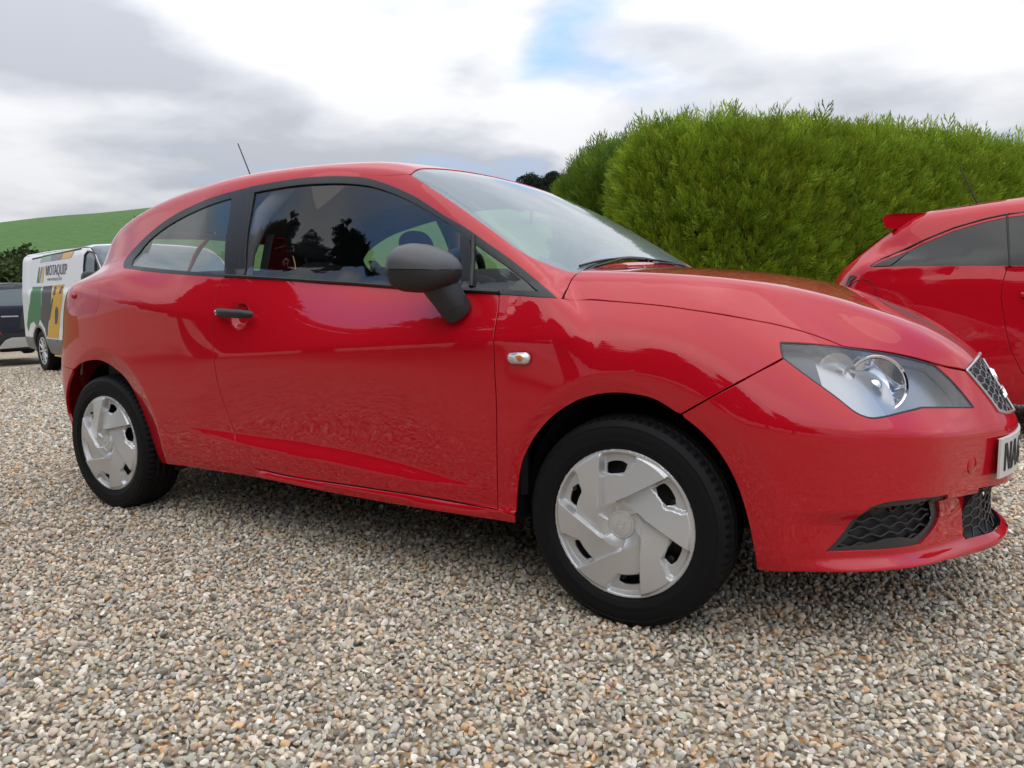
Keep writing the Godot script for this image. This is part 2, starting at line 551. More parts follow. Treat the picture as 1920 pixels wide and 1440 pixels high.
# leaves out crumbs that an acute corner cut off
static func drop_slivers(mb: MB) -> void:
	var root := PackedInt32Array()
	root.resize(mb.v.size())
	for i in root.size():
		root[i] = i
	for i in range(0, mb.idx.size(), 3):
		var r := []
		for e in 3:
			var k := mb.idx[i + e]
			while root[k] != k:
				root[k] = root[root[k]]
				k = root[k]
			r.append(k)
		root[r[1]] = r[0]
		root[r[2]] = r[0]
	var count := {}
	var own := []
	for i in range(0, mb.idx.size(), 3):
		var k := mb.idx[i]
		while root[k] != k:
			k = root[k]
		own.append(k)
		count[k] = count.get(k, 0) + 1
	if count.size() < 2:
		return
	var most := 0
	for k in count:
		most = maxi(most, count[k])
	var kept := PackedInt32Array()
	for i in own.size():
		if count[own[i]] > most / 12:
			kept.append_array([mb.idx[3 * i], mb.idx[3 * i + 1], mb.idx[3 * i + 2]])
	mb.idx = kept


# a panel of a body: the part of its surface inside loops[0] and outside the other loops, looked at along d.
# gaps give, for each loop point, how far the panel's edge stays back from the line; where it does, the edge is turned in.
static func panel(body: Body, loops: Array, gaps: Array, d: Vector3, h: float, extra := PackedVector3Array(), lift := 0.0, turn := 0.012, closed_edge := true) -> MB:
	d = d.normalized()
	var e1 := Vector3(0, 1, 0).cross(d)
	if e1.length() < 0.2:
		e1 = Vector3(1, 0, 0)
	e1 = (e1 - d * e1.dot(d)).normalized()
	var e2 := d.cross(e1)
	var pts := PackedVector2Array()
	var base := PackedVector3Array()
	var polys := []
	var rings := []
	for li in loops.size():
		var l: PackedVector3Array = loops[li]
		var g: PackedFloat32Array = gaps[li]
		var k := l.size()
		var q := PackedVector2Array()
		for p in l:
			q.append(Vector2(p.dot(e1), p.dot(e2)))
		var area := 0.0
		for i in k:
			area += q[i].cross(q[(i + 1) % k])
		var sg := signf(area) * (1.0 if li == 0 else -1.0)
		var r := PackedVector2Array()
		for i in k:
			var ta := (q[i] - q[(i + k - 1) % k]).normalized()
			var tb := (q[(i + 1) % k] - q[i]).normalized()
			var na := Vector2(-ta.y, ta.x) * sg
			var nb := Vector2(-tb.y, tb.x) * sg
			var m := na + nb
			var w := m / maxf(0.5, m.length_squared() * 0.5)
			r.append(q[i] + w * g[i])
		var ring := []
		for i in k:
			ring.append(pts.size())
			pts.append(r[i])
			base.append(l[i])
		rings.append(ring)
		polys.append(r)
	var nb_ := pts.size()
	var keep := []
	for li in polys.size():
		keep.append(Geometry2D.offset_polygon(polys[li], -0.5 * h if li == 0 else 0.5 * h))
	var tight := []
	for li in polys.size():
		tight.append(Geometry2D.offset_polygon(polys[li], -0.003 if li == 0 else 0.003))
	var inside := func(p: Vector2, set: Array) -> bool:
		var ok := false
		for c in set[0]:
			ok = ok or Geometry2D.is_point_in_polygon(p, c)
		if not ok:
			return false
		for li in range(1, set.size()):
			for c in set[li]:
				if Geometry2D.is_point_in_polygon(p, c):
					return false
		return true
	var used := {}
	for p in extra:
		var q := Vector2(p.dot(e1), p.dot(e2))
		if inside.call(q, tight):
			pts.append(q)
			base.append(p)
			used[Vector2i(int(floor(q.x / h)), int(floor(q.y / h)))] = true
	var lo := Vector2(1e9, 1e9)
	var hi := -lo
	for p in polys[0]:
		lo = lo.min(p)
		hi = hi.max(p)
	var row := 0
	var y := lo.y + 0.5 * h
	while y < hi.y:
		var x := lo.x + (0.5 * h if row % 2 else 0.0)
		while x < hi.x:
			var q := Vector2(x, y)
			if not used.has(Vector2i(int(floor(x / h)), int(floor(y / h)))) and inside.call(q, keep):
				pts.append(q)
				base.append(Vector3.INF)
			x += h
		y += h * 0.87
		row += 1
	# depth along d of the boundary, to start the search near it
	var mb := MB.new()
	var near := 0.0
	for i in nb_:
		near = maxf(near, base[i].dot(d))
	for i in pts.size():
		var p := e1 * pts[i].x + e2 * pts[i].y
		var depth := base[i].dot(d) + 0.02 if base[i] != Vector3.INF else near + 0.12
		p = body.drop(p + d * depth, d, 0.0 if base[i] != Vector3.INF else 0.0)
		var nn := body.normal(p)
		mb.vert(p + nn * lift, nn, pts[i])
	var t := Geometry2D.triangulate_delaunay(pts)
	for i in range(0, t.size(), 3):
		var a := pts[t[i]]
		var b := pts[t[i + 1]]
		var c := pts[t[i + 2]]
		if absf((b - a).cross(c - a)) < 1e-9:
			continue
		var m := (a + b + c) / 3.0
		if not Geometry2D.is_point_in_polygon(m, polys[0]):
			continue
		var out := false
		for li in range(1, polys.size()):
			out = out or Geometry2D.is_point_in_polygon(m, polys[li])
		if not out:
			mb.tri(t[i], t[i + 1], t[i + 2])
	drop_slivers(mb)
	if not closed_edge:
		return mb
	for li in rings.size():
		var ring: Array = rings[li]
		var g: PackedFloat32Array = gaps[li]
		var k := ring.size()
		var centre := 1.0 if li == 0 else -1.0
		var sgn := 0.0
		for i in k:
			sgn += pts[ring[i]].cross(pts[ring[(i + 1) % k]])
		sgn = signf(sgn) * centre
		var rows := []
		for i in k:
			var a: int = ring[i]
			var p := mb.v[a]
			var nn := mb.n[a]
			var tg := (mb.v[ring[(i + 1) % k]] - mb.v[ring[(i + k - 1) % k]]).normalized()
			var o := tg.cross(nn).normalized() * sgn
			rows.append([mb.vert(p, nn), mb.vert(p + o * 0.0012 - nn * 0.0008, (nn + o).normalized()), mb.vert(p + o * 0.0016 - nn * 0.003, o), mb.vert(p + o * 0.0016 - nn * turn, o)])
		for i in k:
			var j := (i + 1) % k
			if g[i] > 0.0 and g[j] > 0.0:
				for e in 3:
					mb.quad(rows[i][e], rows[j][e], rows[j][e + 1], rows[i][e + 1])
	return mb


# ---------------------------------------------------------------- the red hatchback's skin
class Hatch extends Body:
	var belt := Sp.new([-3.1, 0.985, -2.7, 0.992, -2.28, 1.04, -1.55, 1.011, -0.8, 0.965, -0.4, 0.942, -0.1, 0.95, 0.2, 0.96, 0.8, 0.96])
	var c1 := Sp.new([-1.9, 0.68, -1.5, 0.725, -0.86, 0.771, -0.4, 0.800, 0.07, 0.817, 0.3, 0.812, 0.42, 0.79, 0.6, 0.74, 0.8, 0.68])
	var c2 := Sp.new([-3.2, 0.985, -2.7, 0.968, -2.4, 0.94, -2.04, 0.895, -1.65, 0.853, -1.0, 0.80])
	var plan := Sp.new([-3.2, 0.75, -2.8, 0.815, -2.3, 0.838, -1.6, 0.845, -0.8, 0.845, -0.1, 0.842, 0.3, 0.825, 0.7, 0.77, 1.0, 0.69])
	var low := Sp.new([0.15, 0.085, 0.2, 0.06, 0.26, 0.034, 0.35, 0.016, 0.48, 0.004, 0.6, 0.0, 0.72, 0.0])
	var yu := Sp.new([-2.0, 0.415, -1.9, 0.418, -1.57, 0.418, -1.07, 0.412, -0.74, 0.385, -0.44, 0.346, -0.3, 0.34])
	var yl := Sp.new([-2.0, 0.415, -1.9, 0.418, -1.55, 0.387, -1.07, 0.359, -0.735, 0.342, -0.44, 0.346, -0.3, 0.34])
	var hood := Sp.new([-0.8, 1.03, -0.5, 1.03, -0.2, 1.018, 0.1, 0.996, 0.35, 0.949, 0.55, 0.878, 0.7, 0.809, 0.8, 0.745, 0.86, 0.70, 0.95, 0.6])
	var hcr := Sp.new([-0.4, 0.66, 0.0, 0.60, 0.25, 0.52, 0.4, 0.43, 0.55, 0.36, 0.7, 0.31, 0.85, 0.2])
	var screen := Sp.new([-1.4, 1.66, -0.95, 1.43, -0.6, 1.248, -0.3, 1.06, 0.0, 0.84])
	var roof := Sp.new([-3.3, 0.98, -3.0, 1.145, -2.7, 1.268, -2.3, 1.378, -1.9, 1.436, -1.5, 1.453, -1.2, 1.445, -0.95, 1.425, -0.7, 1.38])
	var nose := Sp.new([0.1, 0.83, 0.15, 0.882, 0.18, 0.902, 0.2, 0.910, 0.22, 0.912, 0.3, 0.908, 0.4, 0.915, 0.48, 0.919, 0.55, 0.919, 0.66, 0.911, 0.85, 0.895])
	var q := Sp.new([0.0, 0.0, 0.13, 0.018, 0.265, 0.072, 0.46, 0.149, 0.585, 0.222, 0.66, 0.297, 0.715, 0.372, 0.755, 0.454, 0.79, 0.56, 0.81, 0.66])
	var tailp := Sp.new([0.2, -3.08, 0.35, -3.15, 0.55, -3.19, 0.8, -3.14, 0.98, -3.06, 1.05, -2.98, 1.2, -2.86, 1.35, -2.70])
	var qr := Sp.new([0.0, 0.0, 0.3, 0.02, 0.5, 0.07, 0.62, 0.13, 0.7, 0.2, 0.78, 0.34, 0.82, 0.5])
	var cup := Vector3(-1.528, 0.862, 0.058)
	var glass_only := false

	func sst(a: float, b: float, x: float) -> float:
		var t := clampf((x - a) / (b - a), 0.0, 1.0)
		return t * t * (3.0 - 2.0 * t)

	func sp(a: float, k: float) -> float:
		if a >= k:
			return a
		if a <= -k:
			return 0.0
		var d := 1.0 - absf(a) / k
		return maxf(a, 0.0) + k * d * d * d / 6.0

	func smx(a: float, b: float, k: float) -> float:
		var d := 1.0 - absf(a - b) / k
		if d <= 0.0:
			return maxf(a, b)
		return maxf(a, b) + k * d * d * d / 6.0

	func w(x: float, y: float) -> float:
		var r := plan.at(x)
		if y < 0.72:
			r -= low.at(y)
		var yb := belt.at(x)
		var yy := minf(y, yb + 0.02)
		if yy > 0.66:
			if x > -1.9:
				var s1 := sp(yy - c1.at(x), 0.014)
				r -= 0.33 * sst(-1.9, -0.9, x) * (0.9 + 3.3 * s1) * s1
			if x < -1.3:
				var s2 := sp(yy - c2.at(x), 0.014)
				r -= 0.33 * sst(-1.3, -2.1, x) * (0.9 + 3.3 * s2) * s2
		var u := y - yb
		if u > 0.0:
			r -= 0.33 * u + 0.22 * u * u
		if u > -0.03 and x < -1.9:
			r -= (sst(-0.03, 0.10, u) * 0.19 + sst(-0.02, 0.06, u) * sst(0.34, 0.12, u) * 0.03) * pow(-x - 1.9, 1.6)
		if y < 0.72:
			if x > -2.0 and x < -0.36:
				var a := yu.at(x)
				var b := yl.at(x)
				var dd := 0.5 * clampf(a - b, 0.0, 1.0) * sst(-2.0, -1.85, x) * sst(-0.36, -0.5, x)
				if dd > 0.0:
					r += dd * (sst(a + 0.003, b - 0.003, y) - 0.55) * sst(0.72, 0.45, y)
			if y < 0.295 and x > -1.5 and x < -0.3:
				# the sill stands proud under the door
				r += 0.009 * sst(0.292, 0.280, y) * sst(-1.50, -1.42, x) * sst(-0.3, -0.36, x)
			var rr := Vector2(x - 0.03, y - 0.325).length()
			if rr < 0.42:
				r -= 0.30 * sp(0.395 - rr, 0.012)
			rr = Vector2(x + 2.45, y - 0.32).length()
			if rr < 0.42:
				r -= 0.30 * sp(0.395 - rr, 0.012)
		elif absf(x - cup.x) < 0.1:
			# the hollow behind the door handle
			var e := Vector2((x - cup.x) / 0.052, (y - cup.y) / 0.05).length()
			r -= 0.026 * sst(1.0, 0.55, e)
		return r

	func f(x: float, y: float, z: float) -> float:
		z = sqrt(z * z + 1e-6)
		var z2 := z * z
		var top := 1e3
		if not glass_only:
			top = (y - (hood.at(x) - 0.06 * z2 - 0.5 * sp(z - hcr.at(x), 0.05) - 0.3 * sp(z - 0.66, 0.1))) * 0.93
		if x < 0.1:
			var cab := smx((y - (screen.at(x) - 0.115 * z2)) * 0.88, y - (roof.at(x) - 0.06 * z2 - 0.06 * z2 * z2), 0.12)
			top = -smx(-top, -cab, 0.02)
		var g := smx((z - w(x, y)) * 0.9, top, 0.09)
		if x > -0.35:
			var qs := q.slope(z)
			var qq := q.at(z)
			var m := sst(0.77, 0.68, z)
			var yy := y - 0.02 * sst(0.2, 0.7, z) * sst(0.40, 0.25, y)
			var ut := 0.352 + 0.03 * sst(0.0, 0.6, z)
			var s := sst(0.205, 0.235, yy) * sst(ut + 0.004, ut - 0.010 - 0.035 * sst(0.5, 0.7, z), yy)
			var ff := (x - (nose.at(yy) - qq - 0.036 * m * s)) / sqrt(1.0 + qs * qs)
			var k := 0.5 + 0.42 * sst(0.22, 0.50, z)
			var bv := (x - (0.918 - qq - k * (y - 0.535 - 0.11 * z2))) / sqrt(1.0 + qs * qs + k * k)
			ff = smx(ff, bv, 0.012)
			g = smx(g, ff * 0.95, 0.06 + 0.05 * sst(0.9, 0.5, x))
		elif x < -2.0:
			var qs := qr.slope(z)
			g = smx(g, (tailp.at(y) + qr.at(z) - x) / sqrt(1.0 + qs * qs), 0.12)
		return maxf(g, 0.17 - y)


# ---------------------------------------------------------------- wheels
class Cover extends Sheet:
	# the swirl of six blades; x, y in the wheel's plane, z outwards
	var r1 := 0.2127

	func f_edge(r: float) -> float:
		# straight edges that pass the hub on one side: the angle at which radius r meets the edge
		var k := 0.29 * r1 / maxf(r, 0.01)
		if k < 0.93:
			return acos(-k)
		return acos(-0.93) + (0.29 / 0.93 * r1 - r) / r1 * 1.6


	func u_of(x: float, y: float) -> float:
		var r := Vector2(x, y).length()
		return fposmod(atan2(y, x) - f_edge(r), TAU / 6.0) / (TAU / 6.0)

	func h(x: float, y: float) -> float:
		var r := Vector2(x, y).length() / r1
		var u := u_of(x, y)
		var dome := 0.012 * (1.0 - r * r) - 0.016 * exp(-r * r / 0.05)
		# step: 2.4 mm wide whatever the radius
		var e := 0.0024 / (r * r1 * TAU / 6.0)
		var saw := 0.015 * (1.0 - u) if u < 1.0 - e else lerpf(0.015 * e, 0.015, (u - 1.0 + e) / e)
		saw *= smoothstep(0.14, 0.34, r) * (1.0 - smoothstep(0.92, 0.965, r))
		# pockets between the blades, towards the rim
		var d := fposmod(atan2(y, x) - deg_to_rad(92.0), TAU / 6.0)
		if d > TAU / 12.0:
			d -= TAU / 6.0
		var pk := smoothstep(0.66, 0.70, r) * (1.0 - smoothstep(0.905, 0.955, r))
		var a0 := deg_to_rad(77.0) - deg_to_rad(92.0)
		var a1 := f_edge(r * r1) - deg_to_rad(92.0)
		var slant := a0 + maxf(0.0, 0.86 - r) * 0.85
		pk *= smoothstep(slant - 0.01, slant + 0.045, d) * (1.0 - smoothstep(a1 - 0.03, a1 - 0.005, d))
		var rim := 0.006 * smoothstep(0.93, 0.965, r) - 0.012 * smoothstep(0.985, 1.0, r)
		return dome + saw - 0.017 * pk + rim


func make_wheel_meshes() -> void:
	var tyre := MB.new()
	var R := 0.3015
	var prof := []
	# outer bead, sidewall, shoulder; the tread is laid separately
	for q in [[0.2, 0.062], [0.2085, 0.076], [0.214, 0.0835], [0.222, 0.088], [0.232, 0.0905], [0.2335, 0.0915], [0.2365, 0.0915], [0.238, 0.091], [0.25, 0.0925], [0.262, 0.0922], [0.272, 0.0895], [0.2735, 0.0905], [0.2765, 0.0898], [0.278, 0.0875], [0.286, 0.0825], [0.2905, 0.0785]]:
		prof.append(Vector2(q[0], q[1]))
	prof.reverse()
	tyre.lathe(prof, 96)
	var back := []
	for q in prof:
		back.append(Vector2(q.x, -q.y))
	back.reverse()
	tyre.lathe(back, 64)
	# tread: blocks and grooves
	var pitch := 72
	var na := pitch * 6
	var zs := []
	for i in 41:
		zs.append(lerpf(-0.0785, 0.0785, i / 40.0))
	var rad := func(i: int, z: float) -> float:
		var az := absf(z)
		var r := R - 0.0006 - 0.0105 * pow(az / 0.0785, 4.0)
		var deep := 0.0
		for gz in [0.017, 0.046]:
			deep = maxf(deep, 1.0 - smoothstep(0.0025, 0.0045, absf(az - gz)))
		var ph := i % 6
		if az > 0.05:
			if ph == 0 or ph == 1:
				deep = maxf(deep, 1.0)
		elif az > 0.02:
			var p2 := posmod(i + int(az * 260.0) * (1 if z > 0 else -1), 6)
			if p2 == 3:
				deep = maxf(deep, 0.75)
		return r - 0.0065 * deep
	var o := tyre.v.size()
	var P := PackedVector3Array()
	for i in na:
		var th := TAU * i / na
		for z in zs:
			var r: float = rad.call(i, z)
			P.append(Vector3(cos(th) * r, sin(th) * r, z))
	var nz := zs.size()
	for i in na:
		for j in nz:
			var du := P[((i + 1) % na) * nz + j] - P[((i + na - 1) % na) * nz + j]
			var dv := P[i * nz + mini(j + 1, nz - 1)] - P[i * nz + maxi(j - 1, 0)]
			tyre.vert(P[i * nz + j], du.cross(dv).normalized())
	for i in na:
		for j in nz - 1:
			var a := o + i * nz + j
			var b := o + ((i + 1) % na) * nz + j
			tyre.quad(a, b, b + 1, a + 1)
	meshes.tyre = tyre.mesh()
	# wheel cover: a fine sheet with holes
	var cov := Cover.new()
	var rim := PackedVector3Array()
	for i in 144:
		var th := TAU * i / 144
		rim.append(Vector3(cos(th), sin(th), 0) * cov.r1)
	var loops := [rim]
	var gp := PackedFloat32Array()
	gp.resize(144)
	gp.fill(0.0004)
	var gaps := [gp]
	var hole := [[0.695, 110.5], [0.755, 109.5], [0.815, 107.5], [0.83, 104.0], [0.835, 98.0], [0.83, 91.0], [0.80, 85.5], [0.745, 86.0], [0.69, 88.0], [0.678, 94.0], [0.675, 102.0]]
	for k in 6:
		var l := PackedVector3Array()
		var g := PackedFloat32Array()
		for j in hole.size():
			var a: Array = hole[j]
			var b: Array = hole[(j + 1) % hole.size()]
			for e in 3:
				var r := lerpf(a[0], b[0], e / 3.0) * cov.r1
				var th := deg_to_rad(lerpf(a[1], b[1], e / 3.0) - 60.0 * k)
				l.append(Vector3(cos(th) * r, sin(th) * r, 0))
				g.append(0.0004)
		loops.append(l)
		gaps.append(g)
	var extra := PackedVector3Array()
	for k in 6:
		for i in 60:
			var r := lerpf(0.16, 0.925, i / 59.0) * cov.r1
			for e in [-0.0045, -0.0026, -0.0020, -0.0004, 0.0002, 0.002]:
				var th: float = cov.f_edge(r) + TAU * k / 6 + e / r
				extra.append(Vector3(cos(th) * r, sin(th) * r, 0))
	for i in 220:
		for r in [0.90, 0.915, 0.93, 0.944, 0.956, 0.966, 0.976, 0.986]:
			extra.append(Vector3(cos(TAU * i / 220), sin(TAU * i / 220), 0) * (r * cov.r1))
	meshes.cover = panel(cov, loops, gaps, Vector3(0, 0, 1), 0.0044, extra, 0.0, 0.006).mesh()
	var cap := MB.new()
	cap.lathe([Vector2(0.040, -0.012), Vector2(0.0405, 0.0), Vector2(0.0385, 0.0028), Vector2(0.0355, 0.0032), Vector2(0.0345, 0.0020), Vector2(0.0325, 0.0020), Vector2(0.0315, 0.0042), Vector2(0.022, 0.0056), Vector2(0.01, 0.0061), Vector2(0.0, 0.0063)], 48)
	meshes.cap = cap.mesh()
	var mark := MB.new()
	for s in [-1.0, 1.0]:
		mark.tube([Vector3(0.010 * s - 0.006, -0.014, 0.0062), Vector3(0.011 * s, 0.0, 0.0066), Vector3(0.010 * s + 0.006, 0.014, 0.0062)], 0.0011, 6)
		mark.tube([Vector3(-0.009, 0.006 * s, 0.0066), Vector3(0.009, 0.006 * s, 0.0066)], 0.0009, 6)
	meshes.mark = mark.mesh()
	var disc := MB.new()
	disc.lathe([Vector2(0.205, -0.09), Vector2(0.205, 0.05), Vector2(0.196, 0.062), Vector2(0.186, 0.05), Vector2(0.182, 0.02), Vector2(0.12, 0.028), Vector2(0.08, 0.034), Vector2(0.0, 0.034)], 48)
	for k in 5:
		var th := TAU * k / 5 + 0.3
		disc.lathe([Vector2(0.0105, 0.03), Vector2(0.0105, 0.05), Vector2(0.008, 0.052), Vector2(0.0, 0.052)], 8, Vector3(cos(th) * 0.052, sin(th) * 0.052, 0))
	meshes.disc = disc.mesh()
	var bolt := MB.new()
	for k in 6:
		var th := deg_to_rad(86.0 + 60.0 * k)
		bolt.lathe([Vector2(0.014, 0.02), Vector2(0.014, 0.055), Vector2(0.011, 0.058), Vector2(0.0, 0.058)], 14, Vector3(cos(th), sin(th), 0) * 0.158)
	meshes.bolt = bolt.mesh()
	var valve := MB.new()
	valve.tube([Vector3(0, 0, -0.01), Vector3(0.004, 0, 0.012)], 0.0045, 8)
	valve.tube([Vector3(0.004, 0, 0.010), Vector3(0.006, 0, 0.020)], 0.0058, 10)
	meshes.valve = valve.mesh()


func wheel(car: Node3D, at: Vector3, spin: float, right := true) -> void:
	var w := Node3D.new()
	w.name = "wheel"
	car.add_child(w, true)
	w.position = at
	var b := Basis(Vector3(0, 0, 1), spin)
	if not right:
		b = Basis(Vector3(0, 1, 0), PI) * b
	w.basis = b
	put("tyre", meshes.tyre, mat.tyre, w)
	put("wheel_rim", meshes.disc, mat.steel, w)
	put("wheel_cover", meshes.cover, mat.silver, w).position.z = 0.0785
	put("hub_cap", meshes.cap, mat.silver, w).position.z = 0.0835
	put("emblem", meshes.mark, mat.silver, w).position.z = 0.0835
	put("retaining_clips", meshes.bolt, mat.black, w)
	var v := put("valve", meshes.valve, mat.black, w)
	v.position = Vector3(cos(deg_to_rad(150.5)), sin(deg_to_rad(150.5)), 0) * 0.172 + Vector3(0, 0, 0.068)


func build_hatch() -> Node3D:
	var car := thing("hatchback_car", "red hatchback with black door mirror and silver wheel covers, nearest on the gravel", "car")
	var B := Hatch.new()
	var G := 0.003
	var T := 0.0006
	var feat := PackedVector3Array()
	for i in 159:
		var x := -2.78 + i * 0.02
		for e in [-0.016, -0.006, 0.003, 0.012]:
			if x > -1.75 and x < 0.5:
				feat.append(Vector3(x, B.c1.at(x) + e, 0.80))
			if x < -1.5:
				feat.append(Vector3(x, B.c2.at(x) + e, 0.80))
		if x > -1.95 and x < -0.4:
			for e in [0.010, 0.003, -0.003, -0.010, -0.018]:
				feat.append(Vector3(x, B.yu.at(x) + e, 0.80))
			for e in [0.296, 0.291, 0.286, 0.281, 0.276]:
				feat.append(Vector3(x, e, 0.80))
			for e in [-0.010, -0.004, 0.002, 0.008]:
				feat.append(Vector3(x, B.yl.at(x) + e, 0.80))
	for i in 60:
		var th := PI * (i / 59.0 * 1.3 - 0.15)
		for r in [0.380, 0.389, 0.397, 0.406]:
			feat.append(Vector3(0.03 + cos(th) * r, 0.325 + sin(th) * r, 0.80))
			feat.append(Vector3(-2.45 + cos(th) * r, 0.32 + sin(th) * r, 0.80))
	for i in 25:
		for j in 19:
			feat.append(Vector3(-1.588 + i * 0.005, 0.808 + j * 0.006, 0.80))
	var side := Vector3(0, 0.0, 1)
	var both := func(name: String, m: MB, material: Material, parent: Node3D = null) -> Array:
		var r := []
		for k in 2:
			r.append(put(name, (m if k == 0 else m.mirror()).mesh(), material, parent if parent else car))
		return r
	var L := func(segs: Array) -> Array:
		return outline(segs, 0.014)

	# the skin
	var q: Array = L.call([["hood_pillar", 1, G], ["screen_side", 1, 0.002], ["roof_edge", 0, 0.0], ["rear_edge", 0, G], ["rear_bumper_cut", 0, G], ["arch_r", 1, T], ["sill", 1, T], ["sill_end", 0, T], ["wing_sill", 0, G], ["door_bottom", 0, G], ["belt_quarter", 0, T], ["dlo_top_q", 0, T], ["dlo_top_d", 0, T]])
	var fuel: Array = outline([["fuel", 0, 0.0012]], 0.006)
	both.call("body_side", panel(B, [q[0], fuel[0]], [q[1], fuel[1]], Vector3(-0.1, 0.28, 1), 0.021, feat), mat.paint)
	var flap := panel(B, [fuel[0]], [fuel[1]], side, 0.012)
	var fl := put("fuel_flap", flap.mesh(), mat.paint, car)
	var pin := MB.new()
	pin.lathe([Vector2(0.012, -0.01), Vector2(0.012, 0.006), Vector2(0.008, 0.011), Vector2(0, 0.012)], 16, B.drop(Vector3(-2.680, 0.943, 0.0), Vector3(0, 0, 1), 1.2))
	put("flap_knob", pin.mesh(), mat.paint, fl)
	q = L.call([["door_front", 0, G], ["door_bottom", 0, G], ["belt_door", 0, T]])
	var doors: Array = both.call("door", panel(B, [q[0]], [q[1]], side, 0.017, feat), mat.paint)
	q = L.call([["belt_wing", 0, T], ["hood_wing", 0, G], ["lamp_top", 0, 0.003], ["lamp_back", 0, 0.003], ["wing_bumper", 0, G], ["arch_wing", 0, T], ["wing_sill", 0, G], ["door_front", 1, G]])
	var wings: Array = both.call("front_wing", panel(B, [q[0]], [q[1]], Vector3(0.15, 0.3, 1), 0.02, feat), mat.paint)
	q = L.call([["hood_rear", 0, 0.003], ["hood_pillar", 0, G], ["hood_wing", 0, G], ["hood_front", 0, 0.004], ["grille_top", 0, 0.003], [mid(B, 0.800, -0.26, 24), 0, 0.0]])
	var hf := PackedVector3Array()
	for i in 60:
		var x := -0.2 + i * 0.017
		for e in [-0.035, -0.02, -0.007, 0.007, 0.02, 0.035]:
			var z: float = B.hcr.at(x) + e
			hf.append(Vector3(x, B.hood.at(x) - 0.06 * z * z, z))
	var half := panel(B, [q[0]], [q[1]], Vector3(0.25, 0.75, 0.5), 0.026, hf)
	put("bonnet", half.join(half.mirror()).mesh(), mat.paint, car)
	q = L.call([["screen_top", 0, 0.003], ["roof_edge", 0, 0.0], ["roof_back", 0, 0.003], [mid(B, -2.70, -0.95, 30), 0, 0.0]])
	half = panel(B, [q[0]], [q[1]], Vector3(0, 1, 0.35), 0.04)
	var roof := put("roof", half.join(half.mirror()).mesh(), mat.paint, car)
	q = L.call([["wing_bumper", 0, G], ["arch_bumper", 0, T], ["bump_low", 0, T], [[0.898, 0.20, 0, 1, 0.8852, 0.222, 0, 1], 0, 0.0], ["low_grille", 0, T], [[0.915, 0.42, 0, 1, 0.918, 0.50, 0, 1, 0.915, 0.545, 0, 1], 0, 0.0], ["grille_low", 1, T], ["grille_side", 1, T], ["hood_front", 1, 0.004, 0, 3], ["lamp_in", 1, 0.003], ["lamp_low", 1, 0.003]])
	var fog: Array = L.call([["fog", 0, T]])
	var bf := PackedVector3Array()
	for i in 80:
		var z := 0.0098 * i
		var x: float = 0.918 - B.q.at(z)
		for e in [-0.012, -0.003, 0.004, 0.014]:
			bf.append(Vector3(x, 0.535 + 0.11 * z * z + e, z))
		var ut := 0.352 + 0.03 * sst(0.0, 0.6, z)
		for e in [-0.018, -0.012, -0.007, -0.002, 0.003, 0.008]:
			bf.append(Vector3(x, ut + e, z))
		for e in [0.200, 0.207, 0.213, 0.219, 0.225, 0.231, 0.237, 0.244]:
			bf.append(Vector3(x, e + 0.02 * sst(0.2, 0.7, z), z))
	var dn := Vector3(0.74, -0.04, 0.66)
	half = panel(B, [q[0], fog[0]], [q[1], fog[1]], dn, 0.0125, bf)
	var bumper := put("front_bumper", half.join(half.mirror()).mesh(), mat.paint, car)
	return build_hatch_more(car, B, doors, wings, roof, bumper, both, L, q, fog)


# closed line round a panel from named curves: [points, gaps]
func outline(segs: Array, step: float) -> Array:
	var p := PackedVector3Array()
	var g := PackedFloat32Array()
	for s in segs:
		var c: Array = CURVES[s[0]] if s[0] is String else s[0]
		var l := dense(c, step)
		if s[1]:
			l.reverse()
		if s.size() > 3:
			# only a stretch of the curve's own points, counted from the end it starts at
			var k := c.size() / 4
			var r := []
			for i in range(s[3], s[4]):
				var m: int = k - 1 - i if s[1] else i
				r.append_array(c.slice(4 * m, 4 * m + 4))
			l = dense(r, step)
		for v in l:
			if p.size() and p[p.size() - 1].distance_to(v) < 0.003:
				g[g.size() - 1] = maxf(g[g.size() - 1], s[2])
				continue
			p.append(v)
			g.append(s[2])
	# a straight closing stretch, as finely divided as the rest
	var last := p[p.size() - 1]
	var m := int(last.distance_to(p[0]) / step)
	for i in range(1, m):
		p.append(last.lerp(p[0], float(i) / m))
		g.append(g[g.size() - 1])
	if p[0].distance_to(p[p.size() - 1]) < 0.003:
		g[0] = maxf(g[0], g[g.size() - 1])
		p.remove_at(p.size() - 1)
		g.remove_at(g.size() - 1)
	return [p, g]


func mid(b: Body, xa: float, xb: float, n: int) -> Array:
	var r := []
	for i in n + 1:
		var p := b.drop(Vector3(lerpf(xa, xb, float(i) / n), 1.6, 0), Vector3(0, 1, 0), 0.0)
		r.append_array([p.x, p.y, 0.0, 1])
	return r


